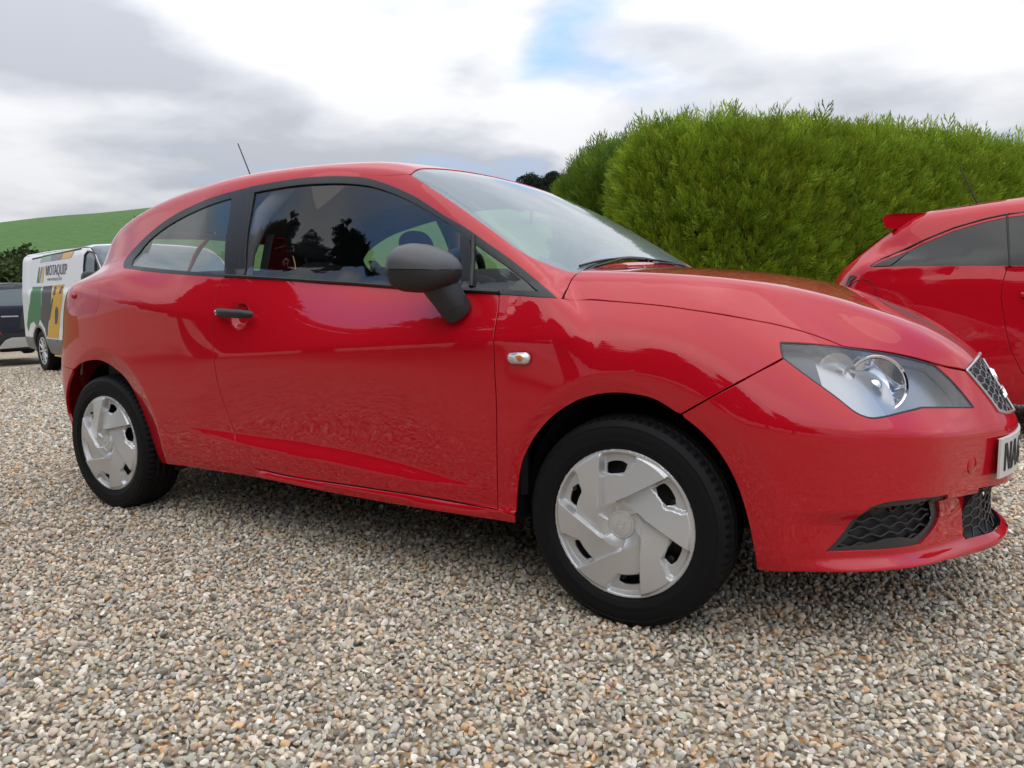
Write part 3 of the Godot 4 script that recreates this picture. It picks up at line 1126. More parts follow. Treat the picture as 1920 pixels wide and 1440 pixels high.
func build_hatch_more(car: Node3D, B: Hatch, doors: Array, wings: Array, roof: Node3D, bumper: Node3D, both: Callable, L: Callable, bump: Array, fog: Array) -> Node3D:
	var G := 0.003
	var T := 0.0006
	var side := Vector3(0, 0, 1)
	var dn := Vector3(0.74, -0.04, 0.66)
	# side windows: black surrounds and panes
	var F7 := func(segs: Array) -> Array:
		return outline(segs, 0.007)
	var gq: Array = F7.call([["glass_q", 0, T]])
	var gd: Array = F7.call([["glass_d", 0, T]])
	var gt: Array = F7.call([["glass_t", 0, T]])
	var sgn := Vector3(0, 0.25, 1)
	var q: Array = F7.call([["belt_quarter", 0, T], ["dlo_top_q", 0, T], ["seam_b", 0, 0.0015], ["belt_door", 1, T, 6, 8]])
	both.call("quarter_window_surround", panel(B, [q[0], gq[0]], [q[1], gq[1]], sgn, 0.03, PackedVector3Array(), 0.0005), mat.trim)
	q = F7.call([["dlo_top_d", 0, T], ["belt_wing", 1, T, 1, 4], ["belt_door", 1, T, 0, 7], ["seam_b", 1, 0.0015]])
	both.call("window_frame", panel(B, [q[0], gd[0], gt[0]], [q[1], gd[1], gt[1]], sgn, 0.03, PackedVector3Array(), 0.0015), mat.trim)
	both.call("quarter_window", panel(B, [gq[0]], [zeros(gq[0])], sgn, 0.05, PackedVector3Array(), -0.004, 0.0, false), mat.quarter_glass)
	both.call("door_window", panel(B, [gd[0]], [zeros(gd[0])], sgn, 0.05, PackedVector3Array(), -0.006, 0.0, false), mat.glass)
	both.call("front_quarter_window", panel(B, [gt[0]], [zeros(gt[0])], sgn, 0.03, PackedVector3Array(), -0.004, 0.0, false), mat.glass)
	# raised rubber along the waist and the guide between the front panes
	var seal := MB.new()
	var pts := []
	for v in dense(CURVES.belt_door, 0.05):
		pts.append(v + Vector3(0, 0.006, 0.001))
	seal.tube(pts, 0.0055, 8)
	both.call("waist_seal", seal, mat.trim)
	var bar := MB.new()
	pts = []
	for v in [Vector3(-0.5560, 1.112, 0), Vector3(-0.535, 1.03, 0), Vector3(-0.520, 0.955, 0)]:
		pts.append(B.drop(v, side, 0.95) + Vector3(0, 0, 0.001))
	bar.tube(pts, 0.008, 8)
	both.call("window_divider", bar, mat.trim)
	# windscreen
	var GB := Hatch.new()
	GB.glass_only = true
	var low := []
	for i in 13:
		var z := lerpf(0.61, 0.0, i / 12.0)
		low.append_array([-0.300 + 0.05 * pow(z / 0.61, 2.0), 1.0, z, 0 if i > 0 and i < 12 else 1])
	var lowc := []
	for i in 13:
		var p := GB.drop(Vector3(low[4 * i], 1.6, low[4 * i + 2]), Vector3(0, 1, 0), 0.0)
		lowc.append_array([p.x, p.y, p.z, low[4 * i + 3]])
	q = L.call([["screen_side", 0, 0.0], [lowc, 0, 0.0], [mid(GB, -0.301, -0.945, 20), 0, 0.0], ["screen_top", 0, 0.0]])
	var half := panel(GB, [q[0]], [zeros(q[0])], Vector3(0.5, 1, 0.3), 0.05, PackedVector3Array(), -0.003, 0.0, false)
	var ws := put("windscreen", half.join(half.mirror()).mesh(), mat.screen, car)
	# printed black border inside the screen
	var border := MB.new()
	var ring: PackedVector3Array = q[0]
	for i in ring.size() - 1:
		if ring[i].z < 0.004 and ring[i + 1].z < 0.004:
			continue
		var wd := 0.02
		if ring[i].y < 1.12 and absf(ring[i].x + 0.28) < 0.06:
			wd = 0.055
		var quad := []
		for e in 2:
			var p := ring[i + e]
			var c := Vector3(-0.6, p.y, 0.0)
			var inw := Vector3(-0.62, 0, 0.0) - Vector3(p.x, 0, p.z)
			inw = inw.normalized() if wd > 0.05 else Vector3(0, 0, -1) if absf(ring[i].z - ring[i + 1].z) < absf(ring[i].x - ring[i + 1].x) else Vector3(-1, 0, 0) * signf(0.6 + p.x)
			var r := GB.drop(Vector3(p.x, 1.6, p.z) + inw * wd, Vector3(0, 1, 0), 0.0)
			quad.append([p - GB.normal(p) * 0.008, r - GB.normal(r) * 0.008])
		var a := border.vert(quad[0][0], Vector3(0, 1, 0))
		var b := border.vert(quad[0][1], Vector3(0, 1, 0))
		var c2 := border.vert(quad[1][1], Vector3(0, 1, 0))
		var d2 := border.vert(quad[1][0], Vector3(0, 1, 0))
		border.quad(a, b, c2, d2)
	put("black_border", border.join(border.mirror()).mesh(), mat.trim, ws)
	# scuttle, wipers
	var scut := MB.new()
	for i in 12:
		var z0 := -0.62 + i * 0.1033
		var z1 := z0 + 0.1033
		var f0 := []
		for e in [z0, z1]:
			var xb: float = -0.292 + 0.05 * pow(absf(e) / 0.61, 2.0)
			f0.append([Vector3(xb + 0.05, 0.985 - 0.06 * e * e, e), Vector3(xb - 0.03, 1.006 - 0.06 * e * e, e)])
		scut.face([f0[0][0], f0[0][1], f0[1][1], f0[1][0]], Vector3(0, 1, 0))
	put("scuttle_panel", scut.mesh(), mat.black, car)
	for k in 2:
		var wp := MB.new()
		var za := 0.50 if k == 0 else -0.05
		var on := func(x: float, z: float, up: float) -> Vector3:
			var p := GB.drop(Vector3(x, 1.7, z), Vector3(0, 1, 0), 0.0)
			return p + GB.normal(p) * up
		wp.tube([on.call(-0.255, za, 0.002), on.call(-0.262, za - 0.06, 0.004), on.call(-0.276, za - 0.30, 0.006), on.call(-0.278, za - 0.36, 0.006)], 0.004, 6)
		var bl := []
		for i in 10:
			bl.append(on.call(-0.276 - 0.006 * sin(i / 9.0 * PI), za + 0.02 - 0.058 * i, 0.003))
		wp.tube(bl, 0.004, 6)
		put("wiper", wp.mesh(), mat.black, car)
	# door handle with its lock
	for k in 2:
		var hm := MB.new()
		var hp := []
		for i in 15:
			var t := i / 14.0
			var x := lerpf(-1.628, -1.436, t)
			var e := pow(absf(2.0 * t - 1.0), 6.0)
			hp.append([Vector3(x, lerpf(0.8765, 0.868, t), 0.862 - 0.026 * e - 0.004 * pow(2.0 * t - 1.0, 2.0)), 0.0165 * (1.0 - 0.35 * e)])
		hm.tube(hp, 0.015, 14)
		for i in hm.v.size():
			# flatter outwards than it is tall
			hm.v[i].z = 0.856 + (hm.v[i].z - 0.856) * 0.75
		if k == 1:
			hm = hm.mirror()
		var h := put("door_handle", hm.mesh(), mat.black, doors[k])
		if k == 0:
			var lk := MB.new()
			lk.lathe([Vector2(0.0085, -0.006), Vector2(0.0085, 0.002), Vector2(0.0065, 0.003), Vector2(0.002, 0.0012), Vector2(0, 0.0012)], 18, Vector3(-1.604, 0.876, 0.8655), Basis(Vector3(1, 0.0, 0), 0.0))
			put("door_lock", lk.mesh(), mat.chrome, doors[0])
	# side repeater on the wing
	for k in 2:
		var zc := B.w(-0.304, 0.7485)
		var m := MB.new()
		pill(m, Vector3(-0.304, 0.7485, zc - 0.002), 0.040, 0.0185, 0.0045)
		var rim := put("side_repeater", (m if k == 0 else m.mirror()).mesh(), mat.chrome, wings[k])
		m = MB.new()
		pill(m, Vector3(-0.304, 0.749, zc + 0.0005), 0.0365, 0.0155, 0.007)
		put("repeater_lens", (m if k == 0 else m.mirror()).mesh(), mat.frosted, wings[k])
		m = MB.new()
		blob(m, Vector3(-0.297, 0.749, zc + 0.0075), Vector3(0.010, 0.009, 0.003), 2.0)
		put("amber_bulb", (m if k == 0 else m.mirror()).mesh(), mat.amber, wings[k])
	# mirrors
	for k in 2:
		var node := Node3D.new()
		node.name = "door_mirror"
		car.add_child(node, true)
		for part in 3:
			var m := MB.new()
			if part < 2:
				mirror_shell(m, part == 0)
			else:
				var sp := []
				for e in [[-0.585, 0.995, 0.868, 0.056], [-0.568, 0.955, 0.855, 0.053], [-0.553, 0.925, 0.842, 0.050], [-0.542, 0.897, 0.828, 0.048], [-0.538, 0.880, 0.812, 0.048]]:
					sp.append([Vector3(e[0], e[1], e[2]), e[3]])
				m.tube(sp, 0.045, 20)
				m.tube([[Vector3(-0.5405, 0.899, 0.8315), 0.0465], [Vector3(-0.5395, 0.8965, 0.830), 0.0465]], 0.046, 20)
			put(["mirror_cap", "mirror_housing", "mirror_foot"][part], (m if k == 0 else m.mirror()).mesh(), [mat.cap, mat.black, mat.black][part], node)
		var gl := MB.new()
		var rimp := []
		for i in 32:
			var th := TAU * i / 32
			rimp.append(Vector3(-0.6570, 1.008 + 0.057 * sgnpow(sin(th), 0.85), 0.905 + 0.083 * sgnpow(cos(th), 0.85)))
		rimp.reverse()
		gl.face(rimp, Vector3(-1, 0, 0))
		put("mirror_glass", (gl if k == 0 else gl.mirror()).mesh(), mat.mirror, node)
	# aerial on the roof
	var ae := MB.new()
	var a0 := B.drop(Vector3(-2.325, 1.7, 0.0), Vector3(0, 1, 0), 0.0)
	var tip := Vector3(-2.488, 1.700, 0.0)
	ae.tube([[a0 + Vector3(0.02, -0.004, 0), 0.014], [a0 + Vector3(0.01, 0.012, 0), 0.010], [a0.lerp(tip, 0.12), 0.006], [a0.lerp(tip, 0.16), 0.0035], [tip, 0.0028]], 0.003, 8)
	put("aerial", ae.mesh(), mat.black, car)
	# front lamps
	var lp: Array = L.call([["lamp_top", 0, 0.002], ["lamp_back", 0, 0.002], ["lamp_low", 0, 0.002], ["lamp_in", 0, 0.002], ["lamp_hood", 0, 0.002]])
	var dl := Vector3(0.6, 0.35, 0.7)
	for k in 2:
		var lamp := Node3D.new()
		lamp.name = "headlight"
		car.add_child(lamp, true)
		var m := panel(B, [lp[0]], [zeros(lp[0])], dl, 0.03, PackedVector3Array(), -0.002, 0.0, false)
		put("lens", (m if k == 0 else m.mirror()).mesh(), mat.lens, lamp)
		# black gasket round the lens
		m = MB.new()
		var ring2: PackedVector3Array = lp[0]
		var tp := []
		for i in ring2.size() + 1:
			var p := ring2[i % ring2.size()]
			tp.append(p - B.normal(p) * 0.004)
		m.tube(tp, 0.004, 6, false)
		put("gasket", (m if k == 0 else m.mirror()).mesh(), mat.black, lamp)
		# grey tray set deep behind the lens, with a dark outer corner
		m = panel(B, [lp[0]], [filled(lp[0], 0.004)], dl, 0.03, PackedVector3Array(), -0.042, 0.0, false)
		put("bezel", (m if k == 0 else m.mirror()).mesh(), mat.bezel, lamp)
		m = MB.new()
		for i in ring2.size():
			var p0 := ring2[i]
			var p1 := ring2[(i + 1) % ring2.size()]
			var n0 := B.normal(p0)
			var n1 := B.normal(p1)
			m.face([p0 - n0 * 0.006, p1 - n1 * 0.006, p1 - n1 * 0.05, p0 - n0 * 0.05])
		put("lamp_wall", (m if k == 0 else m.mirror()).mesh(), mat.bezel, lamp)
		var dc: Array = L.call([["lamp_back", 0, 0.0], [lamp_corner(), 0, 0.0], ["lamp_top", 0, 0.0, 1, 3]])
		m = panel(B, [dc[0]], [filled(dc[0], 0.005)], dl, 0.03, PackedVector3Array(), -0.03, 0.0, false)
		put("corner_shade", (m if k == 0 else m.mirror()).mesh(), mat.smoke, lamp)
		# round main reflector in a ring, and the indicator bowl beside it
		var ax := Basis(Vector3(0, 1, 0), deg_to_rad(24.0)) * Basis(Vector3(1, 0, 0), deg_to_rad(-14.0))
		var c0 := Vector3(0.592, 0.680, 0.492)
		m = MB.new()
		var bowl := []
		for i in 14:
			var r := 0.070 * (1.0 - i / 13.0)
			bowl.append(Vector2(r, -0.046 + 9.0 * r * r))
		m.lathe(bowl, 40, c0, ax)
		put("reflector", (m if k == 0 else m.mirror()).mesh(), mat.chrome, lamp)
		m = MB.new()
		m.lathe([Vector2(0.079, -0.07), Vector2(0.080, 0.002), Vector2(0.077, 0.006), Vector2(0.072, 0.004), Vector2(0.070, -0.004)], 44, c0, ax)
		put("reflector_ring", (m if k == 0 else m.mirror()).mesh(), mat.chrome, lamp)
		m = MB.new()
		m.lathe([Vector2(0.017, -0.050), Vector2(0.017, -0.014), Vector2(0.013, -0.010), Vector2(0.0, -0.008)], 20, c0, ax)
		put("bulb_cap", (m if k == 0 else m.mirror()).mesh(), mat.chrome, lamp)
		# upright chrome fin and the indicator's bowl behind it
		m = MB.new()
		m.lathe([Vector2(0.084, -0.042), Vector2(0.088, -0.02), Vector2(0.088, 0.008), Vector2(0.084, 0.014)], 30, c0 + Vector3(0, 0, 0.006), ax, true, deg_to_rad(120.0), deg_to_rad(235.0))
		put("reflector_fin", (m if k == 0 else m.mirror()).mesh(), mat.satin, lamp)
		m = MB.new()
		bowl = []
		for i in 10:
			var r := 0.050 * (1.0 - i / 9.0)
			bowl.append(Vector2(r, -0.030 + 10.0 * r * r))
		m.lathe(bowl, 32, Vector3(0.503, 0.716, 0.556), Basis(Vector3(0, 1, 0), deg_to_rad(30.0)))
		put("indicator_bowl", (m if k == 0 else m.mirror()).mesh(), mat.chrome, lamp)
	# lower grilles
	var fg := panel(B, [fog[0]], [filled(fog[0], -0.004)], dn, 0.02, PackedVector3Array(), -0.026, 0.0, false)
	var ins := PackedVector3Array()
	var cen := Vector3.ZERO
	for p in fog[0]:
		cen += p / fog[0].size()
	var inner := PackedVector3Array()
	for p in fog[0]:
		var e: Vector3 = p - cen
		inner.append(cen + e - e.normalized() * (0.020 if e.y > -0.02 and e.x < 0.06 else 0.034) * minf(1.0, e.length() / 0.08))
	both.call("fog_grille_frame", panel(B, [fog[0], inner], [zeros(fog[0]), zeros(inner)], dn, 0.02, PackedVector3Array(), -0.008, 0.0, false), mat.satin_black)
	for y in range(7):
		var l := []
		for i in 34:
			var t := i / 33.0
			var p := Vector3(lerpf(0.50, 0.80, t), 0.262 + 0.021 * y + 0.005 * sin(t * 44.0 + (PI if y % 2 else 0.0)), lerpf(0.70, 0.40, t))
			var r := B.drop(p + dn * 0.5, dn, 0.0)
			if Geometry2D.is_point_in_polygon(flat(r, dn), flats(fog[0], dn)):
				l.append(r - B.normal(r) * 0.016)
		if l.size() > 3:
			fg.tube(l, 0.0042, 6)
	both.call("fog_grille", fg, mat.black)
	var lg: Array = L.call([["low_grille", 0, 0.0]])
	var lg2 := panel(B, [lg[0]], [zeros(lg[0])], Vector3(1, 0, 0.15), 0.02, PackedVector3Array(), -0.035, 0.0, false)
	put("lower_grille_backing", lg2.join(lg2.mirror()).mesh(), mat.black, bumper)
	grille_wall(B, lg[0], bumper, "lower_grille_wall")
	honey(B, "lower_grille", lg[0], 0.060, 0.028, -0.014, 0.0032, mat.satin_black, bumper)
	var ug: Array = L.call([["grille_top", 1, 0.0], ["grille_side", 0, 0.0], ["grille_low", 0, 0.0]])
	var ug2 := panel(B, [ug[0]], [zeros(ug[0])], Vector3(1, 0, 0.15), 0.02, PackedVector3Array(), -0.016, 0.0, false)
	put("upper_grille_backing", ug2.join(ug2.mirror()).mesh(), mat.black, bumper)
	grille_wall(B, ug[0], bumper, "upper_grille_wall")
	honey(B, "upper_grille", ug[0], 0.052, 0.0225, -0.006, 0.0026, mat.grey_plastic, bumper)
	var fr := MB.new()
	var fp := []
	for p in ug[0]:
		fp.append(p + Vector3(0.002, 0, 0))
	fr.tube(fp, 0.0042, 8)
	put("grille_frame", fr.join(fr.mirror()).mesh(), mat.satin, bumper)
	# chrome badge: a slanted letter made of two hooked halves
	var bd := MB.new()
	var bx := 0.862
	for s in [1.0, -1.0]:
		var hook := [Vector3(0, 0.012 * s, -0.050 * s), Vector3(0, 0.020 * s, -0.02 * s), Vector3(0, 0.048 * s, -0.036 * s), Vector3(0, 0.052 * s, 0.030 * s), Vector3(0, 0.030 * s, 0.052 * s), Vector3(0, 0.018 * s, 0.050 * s)]
		for i in hook.size() - 1:
			var p0: Vector3 = hook[i] * 0.8 + Vector3(bx - 0.42 * hook[i].y, 0.645, 0)
			var p1: Vector3 = hook[i + 1] * 0.8 + Vector3(bx - 0.42 * hook[i + 1].y, 0.645, 0)
			var cdir := (p1 - p0)
			var bz := cdir.normalized()
			var bxx := Vector3(1, 0.5, 0).normalized()
			var by := bz.cross(bxx).normalized()
			bd.box((p0 + p1) * 0.5, Vector3(0.009, 0.010, cdir.length() + 0.006), Basis(by.cross(bz), by, bz), 0.003)
	put("badge", bd.mesh(), mat.chrome, bumper)
	# number plate, bent to the bumper
	var pl := MB.new()
	for i in 26:
		var z0 := lerpf(0.245, -0.245, i / 26.0)
		var z1 := lerpf(0.245, -0.245, (i + 1) / 26.0)
		var x0 := plate_x(z0)
		var x1 := plate_x(z1)
		pl.face([Vector3(x0, 0.405, z0), Vector3(x1, 0.405, z1), Vector3(x1, 0.516, z1), Vector3(x0, 0.516, z0)])
		pl.face([Vector3(x0, 0.516, z0), Vector3(x1, 0.516, z1), Vector3(x1 - 0.01, 0.516, z1), Vector3(x0 - 0.01, 0.516, z0)])
		pl.face([Vector3(x1, 0.405, z1), Vector3(x0, 0.405, z0), Vector3(x0 - 0.01, 0.405, z0), Vector3(x1 - 0.01, 0.405, z1)])
	for s in [0.245, -0.245]:
		var xs := plate_x(s)
		pl.face([Vector3(xs - 0.006, 0.405, s), Vector3(xs, 0.405, s), Vector3(xs, 0.516, s), Vector3(xs - 0.006, 0.516, s)], Vector3(0, 0, signf(s)))
	var plate := put("number_plate", pl.mesh(), mat.plate, bumper)
	var zc := 0.195
	for c in ["N", "A", "6"]:
		var tm := text_mesh(c, 0.079, 0.0018, true)
		var n := put("plate_letter", tm, mat.black, bumper)
		var tang := Vector3(plate_x(zc - 0.02) - plate_x(zc + 0.02), 0, -0.04).normalized()
		n.basis = Basis(tang * 0.82, Vector3(0, 1, 0), tang.cross(Vector3(0, 1, 0)))
		n.position = Vector3(plate_x(zc), 0.4605, zc) + n.basis.z * 0.0012
		zc -= 0.060
	# towing eye cover
	var te := MB.new()
	var tp0 := B.drop(Vector3(1.2, 0.458, 0.345), Vector3(1, 0, 0), 0.0)
	var tn := B.normal(tp0)
	var tb := Basis(tn.cross(Vector3(0, 1, 0)).normalized() * -1.0, Vector3(0, 1, 0), tn)
	te.lathe([Vector2(0.0245, -0.006), Vector2(0.0245, 0.0012), Vector2(0.0225, 0.0022), Vector2(0.0, 0.0024)], 28, tp0, tb)
	put("towing_eye_cover", te.mesh(), mat.paint, bumper)
	# tail
	var tail: Array = L.call([["roof_back", 1, G], ["rear_edge", 0, G], [rear_line(B, 0.70, 0.0, 0.62), 0, G], [rear_mid(B, 0.62, 1.26), 0, 0.0]])
	var rg: Array = L.call([[rear_poly(B, [[0.0, 1.045], [0.42, 1.05], [0.50, 1.07], [0.40, 1.225], [0.0, 1.24]]), 0, T]])
	var rl: Array = L.call([[rear_poly(B, [[0.47, 0.80], [0.668, 0.84], [0.655, 0.955], [0.50, 0.94]]), 0, T]])
	var dr := Vector3(-1, 0.3, 0.3)
	var rg0: Array = L.call([[rear_poly(B, [[0.006, 1.055], [0.40, 1.06], [0.47, 1.08], [0.40, 1.225], [0.006, 1.24]]), 0, T]])
	half = panel(B, [tail[0], rl[0], rg0[0]], [tail[1], rl[1], rg0[1]], dr, 0.04)
	put("tailgate", half.join(half.mirror()).mesh(), mat.paint, car)
	half = panel(B, [rg[0]], [zeros(rg[0])], dr, 0.05, PackedVector3Array(), 0.004, 0.0, false)
	put("rear_window", half.join(half.mirror()).mesh(), mat.quarter_glass, car)
	both.call("tail_lamp", panel(B, [rl[0]], [filled(rl[0], 0.002)], dr, 0.03), mat.red_lens)
	q = L.call([["rear_bumper_cut", 0, G], ["arch_rb", 0, T], [rear_line(B, 0.735, 0.0, 0.31, 0.25), 0, T], [rear_mid(B, 0.25, 0.615), 0, 0.0], [rear_line(B, 0.0, 0.70, 0.62), 0, G]])
	half = panel(B, [q[0]], [q[1]], Vector3(-1, 0.1, 0.5), 0.04)
	put("rear_bumper", half.join(half.mirror()).mesh(), mat.paint, car)
	# wheel housings, floor and what hangs beneath
	for ax in [0.0, -2.469]:
		for s in [1.0, -1.0]:
			var m := MB.new()
			m.lathe([Vector2(0.358, 0.022 * s), Vector2(0.366, 0.01 * s), Vector2(0.366, -0.30 * s), Vector2(0.0, -0.30 * s)], 40, Vector3(ax + 0.02, 0.31, 0.715 * s), Basis(), true, deg_to_rad(-18.0), deg_to_rad(198.0))
			put("wheel_housing", m.mesh(), mat.liner, car)
	var fm := MB.new()
	fm.box(Vector3(-1.23, 0.265, 0), Vector3(1.75, 0.10, 1.36), Basis(), 0.02)
	fm.box(Vector3(-1.35, 0.26, 0), Vector3(3.3, 0.1, 0.86), Basis(), 0.02)
	fm.box(Vector3(0.50, 0.30, 0), Vector3(0.36, 0.2, 0.7), Basis(), 0.05)
	put("underbody", fm.mesh(), mat.liner, car)
	var mf := MB.new()
	mf.box(Vector3(-0.372, 0.285, 0.735), Vector3(0.012, 0.10, 0.10), Basis(), 0.003)
	put("mud_flap", mf.mesh(), mat.black, car)
	var ex := MB.new()
	ex.tube([Vector3(-1.9, 0.22, 0.3), Vector3(-2.1, 0.21, 0.45), Vector3(-2.9, 0.24, 0.47)], 0.03, 10)
	put("exhaust", ex.mesh(), mat.steel, car)
	for a in [[0.0, 0.7245], [-2.469, 0.7245]]:
		wheel(car, Vector3(a[0], 0.2945, a[1]), 0.0 if a[0] == 0.0 else deg_to_rad(-19.0))
		wheel(car, Vector3(a[0], 0.2945, -a[1]), 0.7, false)
	interior(car, B)
	return car


func lamp_corner() -> Array:
	# lower edge of the lamp as far as the bend, then up to the top edge
	var c: Array = CURVES.lamp_low.slice(0, 12)
	var t: Array = CURVES.lamp_top
	c.append_array([t[4] * 0.65 + t[0] * 0.35, t[5] * 0.65 + t[1] * 0.35, t[6] * 0.65 + t[2] * 0.35, 1])
	c[11] = 1
	return c


func plate_x(z: float) -> float:
	return 0.924 - 0.75 * z * z


func zeros(l: PackedVector3Array) -> PackedFloat32Array:
	return filled(l, 0.0)


func filled(l: PackedVector3Array, x: float) -> PackedFloat32Array:
	var g := PackedFloat32Array()
	g.resize(l.size())
	g.fill(x)
	return g


func flat(p: Vector3, d: Vector3) -> Vector2:
	d = d.normalized()
	var e1 := Vector3(0, 1, 0).cross(d)
	e1 = (e1 - d * e1.dot(d)).normalized()
	return Vector2(p.dot(e1), p.dot(d.cross(e1)))


func flats(l: PackedVector3Array, d: Vector3) -> PackedVector2Array:
	var r := PackedVector2Array()
	for p in l:
		r.append(flat(p, d))
	return r


func sgnpow(x: float, e: float) -> float:
	return signf(x) * pow(absf(x), e)


func rear_line(b: Body, z0: float, z1: float, y: float, y1 := -1.0) -> Array:
	var r := []
	for i in 17:
		var z := lerpf(z0, z1, i / 16.0)
		var yy := y if y1 < 0.0 else lerpf(y, y1, minf(1.0, i / 5.0))
		var p := b.drop(Vector3(-4.0, yy, z), Vector3(-1, 0, 0), 0.0)
		r.append_array([p.x, p.y, p.z, 1])
	return r


func rear_mid(b: Body, ya: float, yb: float) -> Array:
	var r := []
	for i in 17:
		var p := b.drop(Vector3(-4.0, lerpf(ya, yb, i / 16.0), 0), Vector3(-1, 0, 0), 0.0)
		r.append_array([p.x, p.y, 0.0, 1])
	return r


func rear_poly(b: Body, l: Array) -> Array:
	var r := []
	for i in l.size() + 1:
		var e: Array = l[i % l.size()]
		var p := b.drop(Vector3(-4.0, e[1], e[0]), Vector3(-1, 0, 0), 0.0)
		r.append_array([p.x, p.y, p.z, 1])
	return r


# black inner rim of a grille's opening
func grille_wall(b: Body, l: PackedVector3Array, parent: Node3D, called: String) -> void:
	var m := MB.new()
	for i in l.size():
		var p0 := l[i]
		var p1 := l[(i + 1) % l.size()]
		if absf(p0.z) < 0.004 and absf(p1.z) < 0.004:
			continue
		var n0 := b.normal(p0)
		var n1 := b.normal(p1)
		m.face([p0 - n0 * 0.001, p1 - n1 * 0.001, p1 - n1 * 0.04, p0 - n0 * 0.04])
	put(called, m.mesh(), mat.black, parent)
	put(called, m.mirror().mesh(), mat.black, parent)


# six-sided mesh over half a grille, and its mirror image
func honey(b: Body, called: String, l: PackedVector3Array, wx: float, wy: float, lift: float, thick: float, m: Material, parent: Node3D) -> void:
	var d := Vector3(1, 0, 0.15)
	var poly := flats(l, d)
	var mb := MB.new()
	for row in range(-1, 24):
		for col in range(-1, 14):
			var c := Vector2(col * wx * 0.75, 0.20 + row * wy + (wy * 0.5 if posmod(col, 2) else 0.0))
			var k := [Vector2(wx * 0.5, 0), Vector2(wx * 0.25, wy * 0.5), Vector2(-wx * 0.25, wy * 0.5), Vector2(-wx * 0.5, 0)]
			for i in 3:
				var ends := []
				for e in 2:
					var z: float = c.x + k[i + e].x
					var y: float = c.y + k[i + e].y
					if z < -0.001 or y > 0.9:
						continue
					var p := b.drop(Vector3(1.3, y, z), Vector3(1, 0, 0), 0.0)
					if Geometry2D.is_point_in_polygon(flat(p, d), poly):
						ends.append(p + b.normal(p) * lift)
				if ends.size() == 2:
					mb.tube(ends, thick, 5, false)
	put(called, mb.mesh(), m, parent)
	put(called, mb.mirror().mesh(), m, parent)


# rounded bar shape (a racetrack seen from the side), bulging outwards along z
func pill(m: MB, c: Vector3, rx: float, ry: float, up: float) -> void:
	var rows := [[1.0, 0.0], [1.0, 0.5], [0.93, 0.85], [0.8, 1.0], [0.0, 1.1]]
	var seg := 40
	var o := m.v.size()
	for r in rows:
		for i in seg:
			var th := TAU * i / seg
			var cc := Vector2(cos(th), sin(th))
			var p := Vector2(signf(cc.x) * (rx - ry), 0) + cc * ry
			m.vert(c + Vector3(p.x * r[0], p.y * r[0], up * r[1]), Vector3(cc.x, cc.y, 0.15 + 3.0 * (1.0 - r[0])).normalized() if r[0] > 0.0 else Vector3(0, 0, 1))
	for j in rows.size() - 1:
		for i in seg:
			var i2 := (i + 1) % seg
			m.quad(o + j * seg + i, o + j * seg + i2, o + (j + 1) * seg + i2, o + (j + 1) * seg + i)


# superellipsoid
func blob(m: MB, c: Vector3, r: Vector3, e := 2.0, b := Basis(), nu := 24, nv := 14) -> void:
	var o := m.v.size()
	var q := 2.0 / e
	for j in nv + 1:
		var ph := -PI / 2 + PI * j / nv
		for i in nu:
			var th := TAU * i / nu
			var k := sgnpow(cos(ph), q)
			var p := Vector3(k * sgnpow(cos(th), q), sgnpow(sin(ph), q), k * sgnpow(sin(th), q))
			var n := Vector3(sgnpow(p.x, e - 1.0) / r.x, sgnpow(p.y, e - 1.0) / r.y, sgnpow(p.z, e - 1.0) / r.z)
			m.vert(c + b * (p * r), (b * n).normalized())
	for j in nv:
		for i in nu:
			var i2 := (i + 1) % nu
			m.quad(o + j * nu + i, o + j * nu + i2, o + (j + 1) * nu + i2, o + (j + 1) * nu + i)


func mirror_shell(m: MB, upper: bool) -> void:
	# sections from the rim (behind) to the rounded front: x, centre y, centre z, half height up, half height down, half width
	var S := [[-0.6588, 1.0080, 0.9050, 0.0603, 0.0580, 0.0846], [-0.6597, 1.0080, 0.9050, 0.0666, 0.0620, 0.0909], [-0.6477, 1.0080, 0.9042, 0.0728, 0.0660, 0.0954], [-0.6244, 1.0080, 0.9010, 0.0759, 0.0680, 0.0963], [-0.5965, 1.0070, 0.8962, 0.0738, 0.0680, 0.0936], [-0.5686, 1.0060, 0.8890, 0.0666, 0.0640, 0.0873], [-0.5407, 1.0050, 0.8810, 0.0541, 0.0560, 0.0756], [-0.5221, 1.0040, 0.8754, 0.0416, 0.0460, 0.0612], [-0.5081, 1.0040, 0.8706, 0.0270, 0.0320, 0.0432], [-0.5007, 1.0040, 0.8674, 0.0125, 0.0160, 0.0216], [-0.4989, 1.0040, 0.8658, 0.0010, 0.0010, 0.0009]]
	var nu := 24
	var P := []
	for s in S:
		var row := []
		for i in nu + 1:
			var th := PI * i / nu
			if not upper:
				th = -th
			var sx := sgnpow(cos(th), 0.85)
			var sy := sgnpow(sin(th), 0.85)
			row.append(Vector3(s[0], s[1] + (sy * s[3] + 0.0008 if upper else sy * s[4] - 0.0008), s[2] + sx * (s[5] + (0.0015 if upper else 0.0))))
		P.append(row)
	var o := m.v.size()
	for j in P.size():
		for i in nu + 1:
			var du: Vector3 = P[mini(j + 1, P.size() - 1)][i] - P[maxi(j - 1, 0)][i]
			var dv: Vector3 = P[j][mini(i + 1, nu)] - P[j][maxi(i - 1, 0)]
			var n := du.cross(dv).normalized()
			var c := Vector3(-0.6, 1.007, 0.897)
			if n.dot(P[j][i] - c) < 0.0:
				n = -n
			m.vert(P[j][i], n)
	for j in P.size() - 1:
		for i in nu:
			m.quad(o + j * (nu + 1) + i, o + j * (nu + 1) + i + 1, o + (j + 1) * (nu + 1) + i + 1, o + (j + 1) * (nu + 1) + i)


